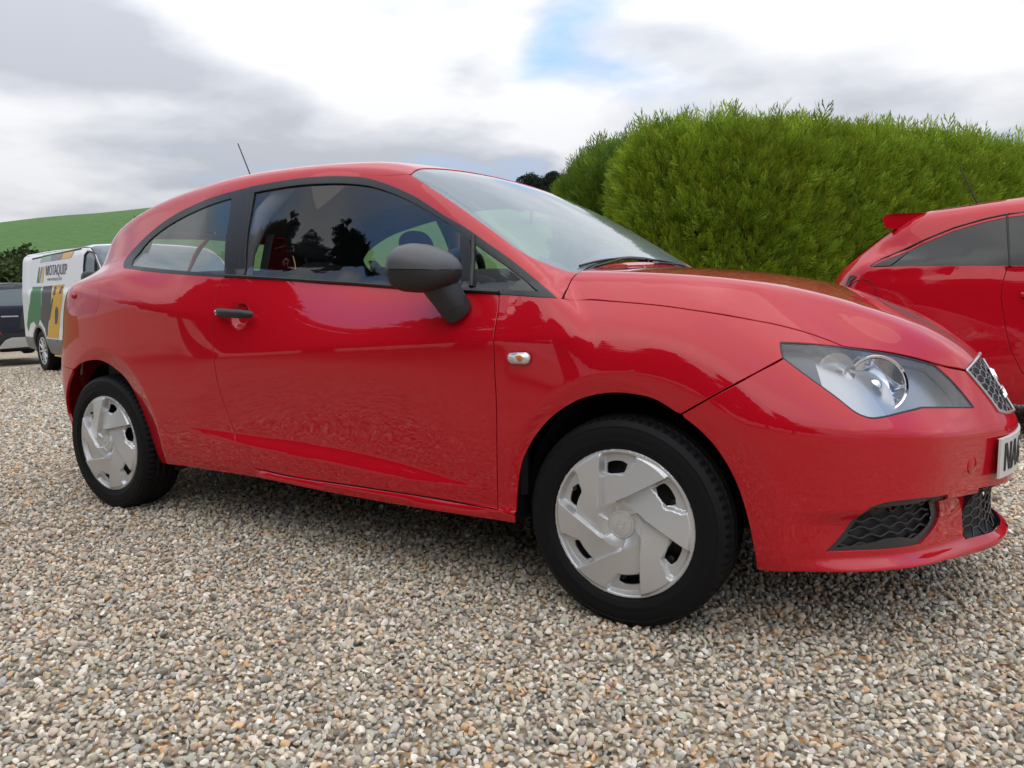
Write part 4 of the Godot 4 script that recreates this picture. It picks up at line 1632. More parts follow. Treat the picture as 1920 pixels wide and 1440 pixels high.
func interior(car: Node3D, b: Hatch) -> void:
	var m := MB.new()
	# tub
	m.box(Vector3(-1.5, 0.33, 0), Vector3(2.3, 0.06, 1.42), Basis(), 0.01)
	m.box(Vector3(-0.42, 0.6, 0), Vector3(0.06, 0.6, 1.36), Basis(), 0.01)
	m.box(Vector3(-2.66, 0.62, 0), Vector3(0.06, 0.66, 1.2), Basis(), 0.01)
	for s in [1.0, -1.0]:
		m.box(Vector3(-1.45, 0.60, 0.715 * s), Vector3(2.2, 0.6, 0.05), Basis(), 0.02)
		m.box(Vector3(-1.45, 0.915, 0.71 * s), Vector3(2.1, 0.05, 0.05), Basis(), 0.02)
		m.box(Vector3(-2.40, 0.97, 0.66 * s), Vector3(0.5, 0.06, 0.14), Basis(), 0.02)
	put("cabin_lining", m.mesh(), mat.cabin, car)
	m = MB.new()
	blob(m, Vector3(-0.56, 0.87, 0), Vector3(0.26, 0.125, 0.70), 5.0, Basis(Vector3(0, 0, 1), -0.18))
	blob(m, Vector3(-0.68, 0.955, 0.36), Vector3(0.11, 0.055, 0.19), 3.0)
	put("dashboard", m.mesh(), mat.cabin, car)
	m = MB.new()
	var tilt := Basis(Vector3(0, 0, 1), -0.42)
	var rim := []
	for i in 41:
		var th := TAU * i / 40
		rim.append(Vector3(-0.90, 0.925, 0.36) + tilt * Vector3(0, sin(th) * 0.182, cos(th) * 0.182))
	m.tube(rim, 0.0155, 10, false)
	blob(m, Vector3(-0.875, 0.92, 0.36), Vector3(0.03, 0.075, 0.085), 3.0, tilt)
	for th in [0.2, PI - 0.2, -PI / 2]:
		m.tube([Vector3(-0.89, 0.92, 0.36), Vector3(-0.90, 0.925, 0.36) + tilt * Vector3(0, sin(th) * 0.18, cos(th) * 0.18)], 0.016, 8)
	put("steering_wheel", m.mesh(), mat.cabin, car)
	for s in [1.0, -1.0]:
		m = MB.new()
		var lean := Basis(Vector3(0, 0, 1), 0.30)
		blob(m, Vector3(-1.22, 0.53, 0.36 * s), Vector3(0.27, 0.09, 0.25), 3.5, Basis(Vector3(0, 0, 1), 0.12))
		blob(m, Vector3(-1.50, 0.77, 0.36 * s), Vector3(0.09, 0.31, 0.225), 2.6, lean)
		blob(m, Vector3(-1.485, 0.80, 0.56 * s), Vector3(0.11, 0.22, 0.05), 2.4, lean)
		blob(m, Vector3(-1.485, 0.80, 0.16 * s), Vector3(0.11, 0.22, 0.05), 2.4, lean)
		put("front_seat", m.mesh(), mat.seat, car)
		m = MB.new()
		blob(m, Vector3(-1.635, 1.155, 0.36 * s), Vector3(0.05, 0.085, 0.112), 2.6, lean)
		for e in [-0.06, 0.06]:
			m.tube([Vector3(-1.57, 1.03, 0.36 * s + e), Vector3(-1.62, 1.12, 0.36 * s + e)], 0.006, 8)
		put("head_restraint", m.mesh(), mat.seat, car)
		# pillar lining with its belt
		m = MB.new()
		var pl := []
		for e in [[-1.62, 0.93, 0.735], [-1.64, 1.1, 0.68], [-1.60, 1.25, 0.625], [-1.52, 1.36, 0.56]]:
			pl.append(Vector3(e[0], e[1], e[2] * s))
		m.tube(pl, 0.032, 10)
		put("pillar_lining", m.mesh(), mat.lining, car)
		m = MB.new()
		pl = []
		for e in [[-1.58, 0.60, 0.68], [-1.585, 0.95, 0.675], [-1.585, 1.17, 0.61]]:
			pl.append(Vector3(e[0], e[1], e[2] * s))
		for i in 2:
			m.face([pl[i] + Vector3(-0.023, 0, 0), pl[i] + Vector3(0.023, 0, 0), pl[i + 1] + Vector3(0.023, 0, 0), pl[i + 1] + Vector3(-0.023, 0, 0)])
		put("seat_belt", m.mesh(), mat.seat, car)
	m = MB.new()
	blob(m, Vector3(-2.1, 0.55, 0), Vector3(0.25, 0.1, 0.60), 4.0)
	blob(m, Vector3(-2.38, 0.80, 0), Vector3(0.09, 0.26, 0.58), 4.0, Basis(Vector3(0, 0, 1), 0.3))
	put("rear_seat", m.mesh(), mat.seat, car)
	m = MB.new()
	m.box(Vector3(-2.62, 1.0, 0), Vector3(0.36, 0.02, 1.1), Basis(), 0.006)
	put("parcel_shelf", m.mesh(), mat.cabin, car)
	m = MB.new()
	blob(m, Vector3(-0.93, 1.315, 0.0), Vector3(0.018, 0.032, 0.115), 3.0, Basis(Vector3(0, 1, 0), -0.25))
	m.tube([Vector3(-0.90, 1.31, 0), Vector3(-0.86, 1.37, 0)], 0.008, 6)
	put("rear_view_mirror", m.mesh(), mat.cabin, car)
	# lining of the rear pillars and over the doors
	for s in [1.0, -1.0]:
		m = MB.new()
		for i in 9:
			for j in 7:
				var p := b.drop(Vector3(lerpf(-2.285, -2.70, i / 8.0), lerpf(0.90, 1.20, j / 6.0), 0.0), Vector3(0, 0, 1), 1.0)
				m.vert(Vector3(p.x, p.y, (p.z - 0.035) * s), Vector3(0, 0, -s))
		for i in 8:
			for j in 6:
				var a := i * 7 + j
				m.quad(a, a + 1, a + 8, a + 7)
		var cant := []
		for n in ["dlo_top_q", "dlo_top_d"]:
			for v in dense(CURVES[n], 0.05):
				cant.append(v)
		for i in cant.size() - 1:
			var q := []
			for e in [cant[i], cant[i + 1]]:
				var up: Vector3 = b.drop(Vector3(clampf(e.x, -2.6, -0.92), 1.7, 0.53), Vector3(0, 1, 0), 0.0)
				if e.x > -0.92:
					up = e + Vector3(-0.06, 0.05, -0.04)
				q.append([Vector3(e.x, e.y + 0.002, (e.z - 0.03) * s), Vector3(e.x, up.y - 0.035, (up.z - 0.02) * s)])
			m.face([q[0][0], q[1][0], q[1][1], q[0][1]])
		put("pillar_lining", m.mesh(), mat.cabin, car)
	m = MB.new()
	# headlining under the roof
	m = MB.new()
	var nx := 16
	var nz := 12
	for i in nx + 1:
		for j in nz + 1:
			var z := lerpf(-0.56, 0.56, float(j) / nz)
			var x := lerpf(-2.62, -0.99, float(i) / nx)
			var p := b.drop(Vector3(x, 1.7, z), Vector3(0, 1, 0), 0.0)
			m.vert(p + Vector3(0, -0.035, 0), Vector3(0, -1, 0))
	for i in nx:
		for j in nz:
			var a := i * (nz + 1) + j
			m.quad(a, a + 1, a + nz + 2, a + nz + 1)
	put("headlining", m.mesh(), mat.lining, car)


# ---------------------------------------------------------------- sky
func sky_texture() -> ImageTexture:
	var w := 4096
	var h := 2048
	var img := Image.create_empty(w, h, false, Image.FORMAT_RGBF)
	var n1 := FastNoiseLite.new()
	n1.seed = 11
	n1.noise_type = FastNoiseLite.TYPE_SIMPLEX_SMOOTH
	n1.frequency = 0.85
	n1.fractal_octaves = 7
	n1.fractal_gain = 0.52
	var n2 := FastNoiseLite.new()
	n2.seed = 5
	n2.noise_type = FastNoiseLite.TYPE_SIMPLEX_SMOOTH
	n2.frequency = 0.33
	n2.fractal_octaves = 3
	# cloud banks and gaps: heading (degrees, 0 = -z, positive to +x), height above the horizon, spread across, spread up, cover, brightness
	var banks := [
		[-30.5, 15.1, 3.0, 2.0, -0.60, 0.00], [-24.9, 13.9, 4.5, 2.2, -0.70, 0.00], [-19.5, 13.6, 4.0, 1.6, -0.60, 0.00], [-26.0, 17.6, 4.0, 2.5, -0.60, 0.00], [-1.1, 15.8, 3.0, 2.5, -0.70, 0.00], [-29.0, 16.7, 2.0, 2.0, -0.30, 0.00],
		[-41.9, 14.8, 3.5, 2.2, 0.40, 0.26], [-1.7, 12.7, 4.0, 2.0, 0.40, 0.24], [-59.4, 5.6, 12.0, 2.2, 0.40, 0.20], [-52.0, 12.5, 5.0, 1.6, 0.35, 0.20], [-12.8, 16.9, 6.0, 2.0, 0.40, 0.20], [-31.9, 17.8, 2.5, 2.0, 0.30, 0.16], [-15.3, 12.0, 5.0, 1.4, 0.35, 0.14], [-38.7, 10.7, 6.0, 2.0, 0.35, 0.12],
		[-59.6, 15.4, 9.0, 3.5, 0.40, -0.20], [-46.6, 12.1, 4.5, 1.6, 0.35, -0.20], [-54.2, 13.8, 6.0, 1.3, 0.30, -0.14], [-21.3, 16.5, 5.0, 1.2, 0.30, -0.10], [-6.3, 11.8, 7.0, 1.6, 0.40, -0.16], [-60.9, 8.9, 8.0, 2.0, 0.40, -0.06], [-50.6, 8.8, 9.0, 1.6, 0.40, -0.05], [-41.4, 18.0, 7.0, 2.0, 0.40, -0.12], [-6.4, 14.3, 5.0, 1.2, 0.30, -0.05], [-56.0, 11.3, 9.0, 3.0, 0.50, 0.02], [-66.0, 17.0, 8.0, 4.0, 0.40, -0.05], 
	]
	# fine where a camera in the yard looks, in blocks elsewhere
	var rows := [[0, 1024, 0, w, 8], [700, 1024, int(w * 0.72), w, 1], [700, 1024, 0, int(w * 0.10), 1]]
	img.fill_rect(Rect2i(0, 1024, w, 1024), Color(0.42, 0.42, 0.40))
	for part in rows:
		var step: int = part[4]
		for j in range(part[0], part[1], step):
			var el := (0.5 - (j + step * 0.5) / h) * PI
			var y := sin(el)
			var i: int = part[2]
			while i < part[3]:
				var ph := wrapf((i + step * 0.5) / w * TAU, -PI, PI)
				var c := cos(el)
				var d := Vector3(sin(ph) * c, y, -cos(ph) * c)
				var k := 1.0 / (maxf(y, 0.0) + 0.16)
				var px := d.x * k
				var pz := d.z * k
				var a := n1.get_noise_3d(px, pz * 1.15, 3.7)
				var b := n1.get_noise_3d(px * 0.8 + 9.0, pz * 0.8, 8.1 + a * 0.35)
				var g := n2.get_noise_3d(px, pz, 1.0)
				var cover := 1.0 + 1.05 * a + 0.4 * g
				var br := 0.0
				var hd := rad_to_deg(ph)
				var ed := rad_to_deg(el)
				if hd > -90.0 and hd < 25.0 and ed < 42.0:
					for q in banks:
						var u: float = (hd - q[0]) / q[2]
						var v: float = (ed - q[1]) / q[3]
						var e := u * u + v * v
						if e < 7.0:
							e = exp(-e)
							cover += q[4] * e * (0.9 if q[4] < 0.0 else 0.6)
							br += q[5] * e * 0.8
				var cl := smoothstep(0.05, 1.05, cover)
				var lum := 0.64 + 0.42 * b + 0.28 * a + 0.08 * g + br * 1.05
				lum = clampf(lum, 0.52, 0.82)
				# thick cloud is greyer underneath; overcast brightens towards the zenith
				var grey := Color(0.905, 0.955, 1.06).lerp(Color(0.975, 0.99, 1.03), smoothstep(0.5, 0.8, lum))
				var cloud := Color(grey.r * lum, grey.g * lum, grey.b * lum)
				var t := clampf(y * 2.0, 0.0, 1.0)
				var blue := Color(lerpf(0.40, 0.22, t), lerpf(0.62, 0.46, t), lerpf(0.98, 0.92, t))
				var o := blue.lerp(cloud, cl)
				# an overcast sky is about three times as bright overhead as at the horizon
				var up := 0.575 * (1.0 + 2.0 * maxf(y, 0.0))
				img.fill_rect(Rect2i(i, j, step, step), Color(o.r * up, o.g * up, o.b * up))
				i += step
	return ImageTexture.create_from_image(img)


# ---------------------------------------------------------------- ground
func level(x: float, _z: float) -> float:
	# the yard is flat under the cars and falls away gently beyond them
	var d := maxf(0.0, -(x + 3.4))
	var s := d * d / (d + 1.5)
	return -0.036 * minf(s, 16.0 + 0.15 * maxf(0.0, s - 16.0))


func noise_tex(size: int, type: int, freq: float, octaves: int, ramp: Array, sd: int, normal := false, bump := 4.0, cell := -1) -> NoiseTexture2D:
	var n := FastNoiseLite.new()
	n.seed = sd
	n.noise_type = type
	n.frequency = freq
	n.fractal_octaves = octaves
	if octaves == 1:
		n.fractal_type = FastNoiseLite.FRACTAL_NONE
	if cell >= 0:
		n.cellular_return_type = cell
	var t := NoiseTexture2D.new()
	t.width = size
	t.height = size
	t.seamless = true
	t.noise = n
	t.generate_mipmaps = false
	if ramp.size():
		var g := Gradient.new()
		var off := PackedFloat32Array()
		var col := PackedColorArray()
		for r in ramp:
			off.append(r[0])
			col.append(r[1].linear_to_srgb())
		g.offsets = off
		g.colors = col
		t.color_ramp = g
	if normal:
		t.as_normal_map = true
		t.bump_strength = bump
	return t


const STONES := [Color(0.47, 0.42, 0.33), Color(0.55, 0.51, 0.43), Color(0.40, 0.35, 0.27), Color(0.30, 0.28, 0.25), Color(0.36, 0.34, 0.31), Color(0.62, 0.59, 0.53), Color(0.43, 0.33, 0.22), Color(0.50, 0.41, 0.30), Color(0.22, 0.21, 0.195), Color(0.42, 0.33, 0.28), Color(0.33, 0.33, 0.31), Color(0.52, 0.46, 0.36), Color(0.45, 0.43, 0.38), Color(0.36, 0.26, 0.17), Color(0.28, 0.27, 0.22), Color(0.56, 0.48, 0.37), Color(0.40, 0.37, 0.30), Color(0.70, 0.68, 0.63), Color(0.075, 0.08, 0.085), Color(0.27, 0.30, 0.24), Color(0.22, 0.165, 0.16), Color(0.52, 0.30, 0.13), Color(0.50, 0.39, 0.33), Color(0.24, 0.26, 0.27)]


func ground() -> void:
	var m := MB.new()
	# one sheet, finer near the cars, out to the horizon
	var rr := [0.0]
	var r := 0.6
	while r < 1500.0:
		rr.append(r)
		r *= 1.17
	var seg := 96
	for k in rr.size():
		for i in seg:
			var th := TAU * i / seg
			var x: float = -2.0 + cos(th) * rr[k]
			var z: float = 0.5 + sin(th) * rr[k]
			var e := 0.2
			var nn := Vector3(level(x - e, z) - level(x + e, z), 2.0 * e, level(x, z - e) - level(x, z + e)).normalized()
			m.vert(Vector3(x, level(x, z) - 0.004, z), nn)
	for k in rr.size() - 1:
		for i in seg:
			var i2 := (i + 1) % seg
			m.quad(k * seg + i, k * seg + i2, (k + 1) * seg + i2, (k + 1) * seg + i)
	var gm := std(Color(1, 1, 1), 0.95)
	var ramp := []
	for i in 12:
		var c: Color = STONES[(i * 7) % STONES.size()]
		ramp.append([i / 11.0, Color(c.r * 0.98, c.g * 0.93, c.b * 0.85)])
	gm.albedo_texture = noise_tex(1024, FastNoiseLite.TYPE_CELLULAR, 0.075, 1, ramp, 3, false, 4.0, FastNoiseLite.RETURN_CELL_VALUE)
	gm.normal_enabled = true
	gm.normal_texture = noise_tex(1024, FastNoiseLite.TYPE_CELLULAR, 0.075, 1, [], 3, true, 9.0, FastNoiseLite.RETURN_DISTANCE)
	gm.normal_scale = 1.0
	gm.uv1_triplanar = true
	gm.uv1_world_triplanar = true
	gm.uv1_scale = Vector3(0.55, 0.55, 0.55)
	gm.detail_enabled = true
	gm.detail_blend_mode = BaseMaterial3D.BLEND_MODE_MUL
	gm.detail_uv_layer = BaseMaterial3D.DETAIL_UV_2
	gm.uv2_triplanar = true
	gm.uv2_world_triplanar = true
	gm.uv2_scale = Vector3(0.061, 0.061, 0.061)
	gm.detail_albedo = noise_tex(512, FastNoiseLite.TYPE_SIMPLEX_SMOOTH, 0.012, 4, [[0.0, Color(0.72, 0.70, 0.66)], [0.45, Color(0.95, 0.94, 0.92)], [1.0, Color(1, 1, 1)]], 8)
	var g := put("gravel_ground", m.mesh(), gm, self)
	g.set_meta("kind", "structure")
	g.set_meta("label", "gravel yard running from the camera to the hill")
	stones()


func stone_mesh(rng: RandomNumberGenerator) -> ArrayMesh:
	# a ball of 80 faces knocked out of shape, flattened
	var p := []
	var g := (1.0 + sqrt(5.0)) / 2.0
	for a in [[-1, g, 0], [1, g, 0], [-1, -g, 0], [1, -g, 0], [0, -1, g], [0, 1, g], [0, -1, -g], [0, 1, -g], [g, 0, -1], [g, 0, 1], [-g, 0, -1], [-g, 0, 1]]:
		p.append(Vector3(a[0], a[1], a[2]).normalized())
	var f := [[0, 11, 5], [0, 5, 1], [0, 1, 7], [0, 7, 10], [0, 10, 11], [1, 5, 9], [5, 11, 4], [11, 10, 2], [10, 7, 6], [7, 1, 8], [3, 9, 4], [3, 4, 2], [3, 2, 6], [3, 6, 8], [3, 8, 9], [4, 9, 5], [2, 4, 11], [6, 2, 10], [8, 6, 7], [9, 8, 1]]
	var cache := {}
	var f2 := []
	for t in f:
		var e := []
		for i in 3:
			var a: int = mini(t[i], t[(i + 1) % 3])
			var b: int = maxi(t[i], t[(i + 1) % 3])
			var key := a * 1000 + b
			if not cache.has(key):
				cache[key] = p.size()
				p.append((p[a] + p[b]).normalized())
			e.append(cache[key])
		f2.append_array([[t[0], e[0], e[2]], [t[1], e[1], e[0]], [t[2], e[2], e[1]], e])
	var cuts := []
	for i in 12:
		var d := Vector3(rng.randfn(), rng.randfn(), rng.randfn()).normalized()
		cuts.append([d, rng.randf_range(0.52, 0.88)])
	var sc := Vector3(1.0, rng.randf_range(0.42, 0.72), rng.randf_range(0.58, 0.95)) * 1.06
	for i in p.size():
		var v: Vector3 = p[i]
		for c in cuts:
			var o: float = v.dot(c[0]) - c[1]
			if o > 0.0:
				v -= c[0] * o * 0.96
		p[i] = v * sc
	var mb := MB.new()
	var nn := []
	nn.resize(p.size())
	nn.fill(Vector3.ZERO)
	for t in f2:
		var n: Vector3 = (p[t[1]] - p[t[0]]).cross(p[t[2]] - p[t[0]])
		if n.dot(p[t[0]]) < 0.0:
			n = -n
		for i in t:
			nn[i] += n
	# edges half sharp, as on broken stone
	for t in f2:
		var n: Vector3 = (p[t[1]] - p[t[0]]).cross(p[t[2]] - p[t[0]]).normalized()
		if n.dot(p[t[0]]) < 0.0:
			n = -n
		var o := mb.v.size()
		for i in t:
			mb.vert(p[i], (nn[i].normalized() + n * 0.9).normalized())
		mb.tri(o, o + 1, o + 2)
	return mb.mesh()


func stones() -> void:
	var rng := RandomNumberGenerator.new()
	rng.seed = 77
	var eye := Vector2(0.884, 2.763)
	var kinds := 7
	var buf := []
	for k in kinds:
		buf.append(PackedFloat32Array())
	# rings of ever coarser scatter round the camera; the stones nearest are as dense as they lie
	var bands := [[0.75, 2.0, 0.0150, 0.0104], [2.0, 3.4, 0.0165, 0.0110], [3.4, 5.5, 0.0205, 0.0120], [5.5, 9.0, 0.029, 0.0150], [9.0, 17.0, 0.048, 0.019]]
	var fw := Vector2(-sin(deg_to_rad(32.28)), -cos(deg_to_rad(32.28)))
	for b in bands:
		var st: float = b[2]
		var r1: float = b[1]
		var nx := int(r1 / st) + 1
		for ix in range(-nx, nx):
			for iz in range(-nx, nx):
				var dx := (ix + rng.randf()) * st
				var dz := (iz + rng.randf()) * st
				var r := sqrt(dx * dx + dz * dz)
				if r < b[0] or r >= r1:
					continue
				var along := dx * fw.x + dz * fw.y
				if along < r * 0.70:
					continue
				var x := eye.x + dx
				var z := eye.y + dz
				if x < 0.2 and x > -2.6 and z < -0.15 and z > -0.8:
					continue
				var s: float = b[3] * (0.55 + 0.75 * rng.randf() * rng.randf() + 0.25 * rng.randf())
				var c: Color = STONES[rng.randi() % STONES.size()].lerp(Color(0.52, 0.475, 0.39), 0.26)
				var v := rng.randf_range(1.02, 1.40)
				var q := Basis(Vector3(rng.randf() - 0.5, rng.randf() * 2.0 - 1.0, rng.randf() - 0.5).normalized(), rng.randf() * TAU)
				q = q * Basis(Vector3(rng.randf() - 0.5, 0, rng.randf() - 0.5 + 0.01).normalized(), rng.randf() * 0.7)
				q = q.scaled(Vector3(s, s, s))
				var y := level(x, z) + s * (rng.randf() * 0.75 - 0.1)
				var bb: PackedFloat32Array = buf[rng.randi() % kinds]
				bb.append_array([q.x.x, q.y.x, q.z.x, x, q.x.y, q.y.y, q.z.y, y, q.x.z, q.y.z, q.z.z, z, c.r * v * 1.03, c.g * v, c.b * v * 0.95, 1.0])
	var root := thing("gravel", "loose beige and grey pebbles covering the whole yard", "gravel")
	root.set_meta("kind", "stuff")
	var m := std(Color(1, 1, 1), 0.8)
	m.vertex_color_use_as_albedo = true
	m.metallic_specular = 0.35
	for k in kinds:
		var mm := MultiMesh.new()
		mm.transform_format = MultiMesh.TRANSFORM_3D
		mm.use_colors = true
		mm.mesh = stone_mesh(rng)
		mm.instance_count = buf[k].size() / 16
		mm.buffer = buf[k]
		scatter("pebbles", mm, m, root)


func scatter(called: String, mm: MultiMesh, m: Material, parent: Node3D) -> MultiMeshInstance3D:
	var o := MultiMeshInstance3D.new()
	o.multimesh = mm
	o.material_override = m
	var k := 0
	var nm := called
	while parent.has_node(nm):
		k += 1
		nm = "%s_%03d" % [called, k]
	o.name = nm
	o.set_meta("kind", "stuff")
	parent.add_child(o)
	return o


# ---------------------------------------------------------------- foliage
func frond(rng: RandomNumberGenerator, len: float, twigs: int, wide: float) -> ArrayMesh:
	# a flat spray: a stem along +y with side twigs that carry smaller ones
	var m := MB.new()
	var blade := func(a: Vector3, b: Vector3, w: float) -> void:
		var t := (b - a).normalized()
		var s := t.cross(Vector3(0, 0.2, 1)).normalized() * w
		var n := s.cross(t).normalized()
		var o := m.vert(a - s * 0.7, n)
		m.vert(a + s * 0.7, n)
		m.vert(a.lerp(b, 0.6) + s, n)
		m.vert(b, n)
		m.vert(a.lerp(b, 0.6) - s, n)
		m.tri(o, o + 1, o + 2)
		m.tri(o, o + 2, o + 4)
		m.tri(o + 4, o + 2, o + 3)
	var bend := rng.randf_range(-0.15, 0.15)
	var at := func(t: float) -> Vector3:
		return Vector3(bend * t * t * len, t * len, 0.10 * sin(t * 3.0) * len)
	for i in 4:
		blade.call(at.call(i / 4.0), at.call((i + 1) / 4.0), wide)
	for i in twigs:
		var t := 0.12 + 0.80 * i / twigs
		var a: Vector3 = at.call(t)
		var s := 1.0 if i % 2 else -1.0
		var l := len * (0.48 * (1.0 - t) + 0.14) * rng.randf_range(0.75, 1.2)
		var d := Vector3(s * 0.5, 0.87, rng.randf_range(-0.3, 0.3)).normalized()
		blade.call(a, a + d * l, wide * 1.05)
		for e in 2:
			var a2 := a + d * l * (0.35 + 0.28 * e)
			blade.call(a2, a2 + Vector3(s * (0.25 if e else 0.85), 0.9, rng.randf_range(-0.3, 0.3)).normalized() * l * 0.42, wide)
	return m.mesh()


func place(buf: PackedFloat32Array, p: Vector3, y: Vector3, roll: float, s: float, c: Color) -> void:
	y = y.normalized()
	var x := y.cross(Vector3(0.3, 0.2, 0.93)).normalized()
	var z := x.cross(y)
	var xr := (x * cos(roll) + z * sin(roll)) * s
	var zr := (z * cos(roll) - x * sin(roll)) * s
	y *= s
	buf.append_array([xr.x, y.x, zr.x, p.x, xr.y, y.y, zr.y, p.y, xr.z, y.z, zr.z, p.z, c.r, c.g, c.b, 1.0])


func leaf_mat(rough := 0.6) -> StandardMaterial3D:
	var m := std(Color(1, 1, 1), rough)
	m.vertex_color_use_as_albedo = true
	m.metallic_specular = 0.3
	m.backlight_enabled = true
	m.backlight = Color(0.5, 0.5, 0.4)
	m.cull_mode = BaseMaterial3D.CULL_DISABLED
	return m


func multi(called: String, buf: PackedFloat32Array, me: Mesh, m: Material, parent: Node3D) -> void:
	var mm := MultiMesh.new()
	mm.transform_format = MultiMesh.TRANSFORM_3D
	mm.use_colors = true
	mm.mesh = me
	mm.instance_count = buf.size() / 16
	mm.buffer = buf
	scatter(called, mm, m, parent)


# a clipped hedge along a line: points (x, z), each with its height; half its depth to each side
func hedge(called: String, label: String, line: Array, depth: float, per_m2: float, tone: Color, sd: int, spray: float) -> Node3D:
	var rng := RandomNumberGenerator.new()
	rng.seed = sd
	var n := FastNoiseLite.new()
	n.seed = sd
	n.frequency = 0.55
	n.fractal_octaves = 3
	var o := thing(called, label, "hedge")
	var core := MB.new()
	var bufs := [PackedFloat32Array(), PackedFloat32Array(), PackedFloat32Array()]
	var prof := []
	# section: from the foot at the front over the top to the foot behind, as (across, up) in half depths and heights
	for i in 33:
		var th := PI * i / 32.0
		prof.append(Vector2(sgnpow(cos(th), 0.32), sgnpow(sin(th), 0.42)))
	var run := 0.0
	var rows := []
	for i in line.size() - 1:
		var a: Array = line[i]
		var b: Array = line[i + 1]
		var A := Vector2(a[0], a[1])
		var Bq := Vector2(b[0], b[1])
		var k := int(A.distance_to(Bq) / 0.25) + 1
		for j in k + (1 if i == line.size() - 2 else 0):
			var t := float(j) / k
			rows.append([A.lerp(Bq, t), lerpf(a[2], b[2], t), run + A.distance_to(Bq) * t])
		run += A.distance_to(Bq)
	var N := rows.size()
	var ring := func(i: int, k: int, inset: float) -> Vector3:
		var r: Array = rows[i]
		var ra: Array = rows[maxi(i - 1, 0)]
		var rb: Array = rows[mini(i + 1, N - 1)]
		var t: Vector2 = (rb[0] - ra[0]).normalized()
		var side := Vector2(-t.y, t.x)
		# rounded ends
		var e := minf(r[2], run - r[2])
		var cap := pow(clampf(e / (depth * 0.85), 0.0, 1.0), 0.5)
		cap = sqrt(1.0 - pow(1.0 - clampf(e / (depth * 0.30), 0.0, 1.0), 2.0))
		var q: Vector2 = prof[k]
		var w := depth * 0.5 * (0.25 + 0.75 * cap) * (1.0 - inset)
		var h: float = r[1] * (0.90 + 0.10 * cap) * (1.0 - inset * 0.5)
		var p: Vector2 = r[0] - side * (q.x * w)
		var b := 1.0 + 0.05 * n.get_noise_3d(p.x * 2.0, q.y * h * 2.0, p.y * 2.0)
		p = r[0] - side * (q.x * w * b)
		return Vector3(p.x, level(p.x, p.y) + q.y * h * (1.0 + 0.02 * n.get_noise_2d(p.x * 1.5, p.y * 1.5)), p.y)
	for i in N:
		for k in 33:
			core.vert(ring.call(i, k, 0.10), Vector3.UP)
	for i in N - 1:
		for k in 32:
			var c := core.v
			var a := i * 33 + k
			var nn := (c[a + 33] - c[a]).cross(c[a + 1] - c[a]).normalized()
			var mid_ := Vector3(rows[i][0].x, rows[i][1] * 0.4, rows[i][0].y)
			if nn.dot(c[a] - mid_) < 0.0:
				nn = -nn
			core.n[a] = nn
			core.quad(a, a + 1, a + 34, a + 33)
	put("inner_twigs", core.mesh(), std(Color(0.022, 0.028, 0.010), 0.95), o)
	for i in N - 1:
		for k in 32:
			var p00: Vector3 = ring.call(i, k, 0.0)
			var p10: Vector3 = ring.call(i + 1, k, 0.0)
			var p01: Vector3 = ring.call(i, k + 1, 0.0)
			var p11: Vector3 = ring.call(i + 1, k + 1, 0.0)
			var g := (p10 - p00).cross(p01 - p00)
			var area := g.length()
			if area < 1e-5:
				continue
			var nn := g / area
			var mid_ := Vector3(rows[i][0].x, rows[i][1] * 0.4, rows[i][0].y)
			if nn.dot(p00 - mid_) < 0.0:
				nn = -nn
			var m := area * per_m2
			var cnt := int(m) + (1 if rng.randf() < m - int(m) else 0)
			for e in cnt:
				var u := rng.randf()
				var v := rng.randf()
				var p := p00.lerp(p10, u).lerp(p01.lerp(p11, u), v)
				var in_ := rng.randf() * rng.randf() * 0.16 + 0.03
				p -= nn * in_
				var clump := n.get_noise_3d(p.x * 4.5, p.y * 4.5, p.z * 4.5)
				var d := nn * (0.75 + 0.3 * clump) + Vector3(0, 0.75, 0) + Vector3(rng.randfn(), rng.randfn() * 0.6, rng.randfn()) * 0.34
				var s := spray * rng.randf_range(0.7, 1.25)
				var f := (0.78 + 0.42 * rng.randf() + 0.30 * clump)
				var yel := rng.randf() * 0.30
				if rng.randf() < 0.16:
					# fresh shoots stand out further and are paler
					p += nn * 0.04
					yel += 0.15
					f *= 1.3
					s *= 0.72
				if nn.y > 0.6:
					d = Vector3(rng.randfn() * 0.35, 1.0, rng.randfn() * 0.35)
					s *= 1.0 + 0.9 * pow(rng.randf(), 5.0)
				place(bufs[rng.randi() % 3], p, d, rng.randf() * TAU, s, Color(tone.r * f * (1.0 + yel), tone.g * f, tone.b * f * (1.0 - yel * 0.5)))
	var m := leaf_mat()
	for k in 3:
		multi("foliage", bufs[k], frond(rng, 0.21, 9, 0.0022), m, o)
	return o


# a tree of leaf clumps: each clump a small crossed tuft; crown given as balls (centre, radii)
func tuft(rng: RandomNumberGenerator, leaves: int, size: float) -> ArrayMesh:
	var m := MB.new()
	for i in leaves:
		var c := Vector3(rng.randfn(), rng.randfn() * 0.8, rng.randfn()) * 0.36
		var d := (c + Vector3(rng.randfn(), rng.randfn(), rng.randfn()) * 0.5).normalized()
		var s := d.cross(Vector3(rng.randfn(), rng.randfn(), rng.randfn())).normalized() * size * 0.42
		var n := s.cross(d).normalized()
		var o := m.vert(c, n)
		m.vert(c + d * size * 0.5 + s, n)
		m.vert(c + d * size, n)
		m.vert(c + d * size * 0.5 - s, n)
		m.tri(o, o + 1, o + 2)
		m.tri(o, o + 2, o + 3)
	return m.mesh()


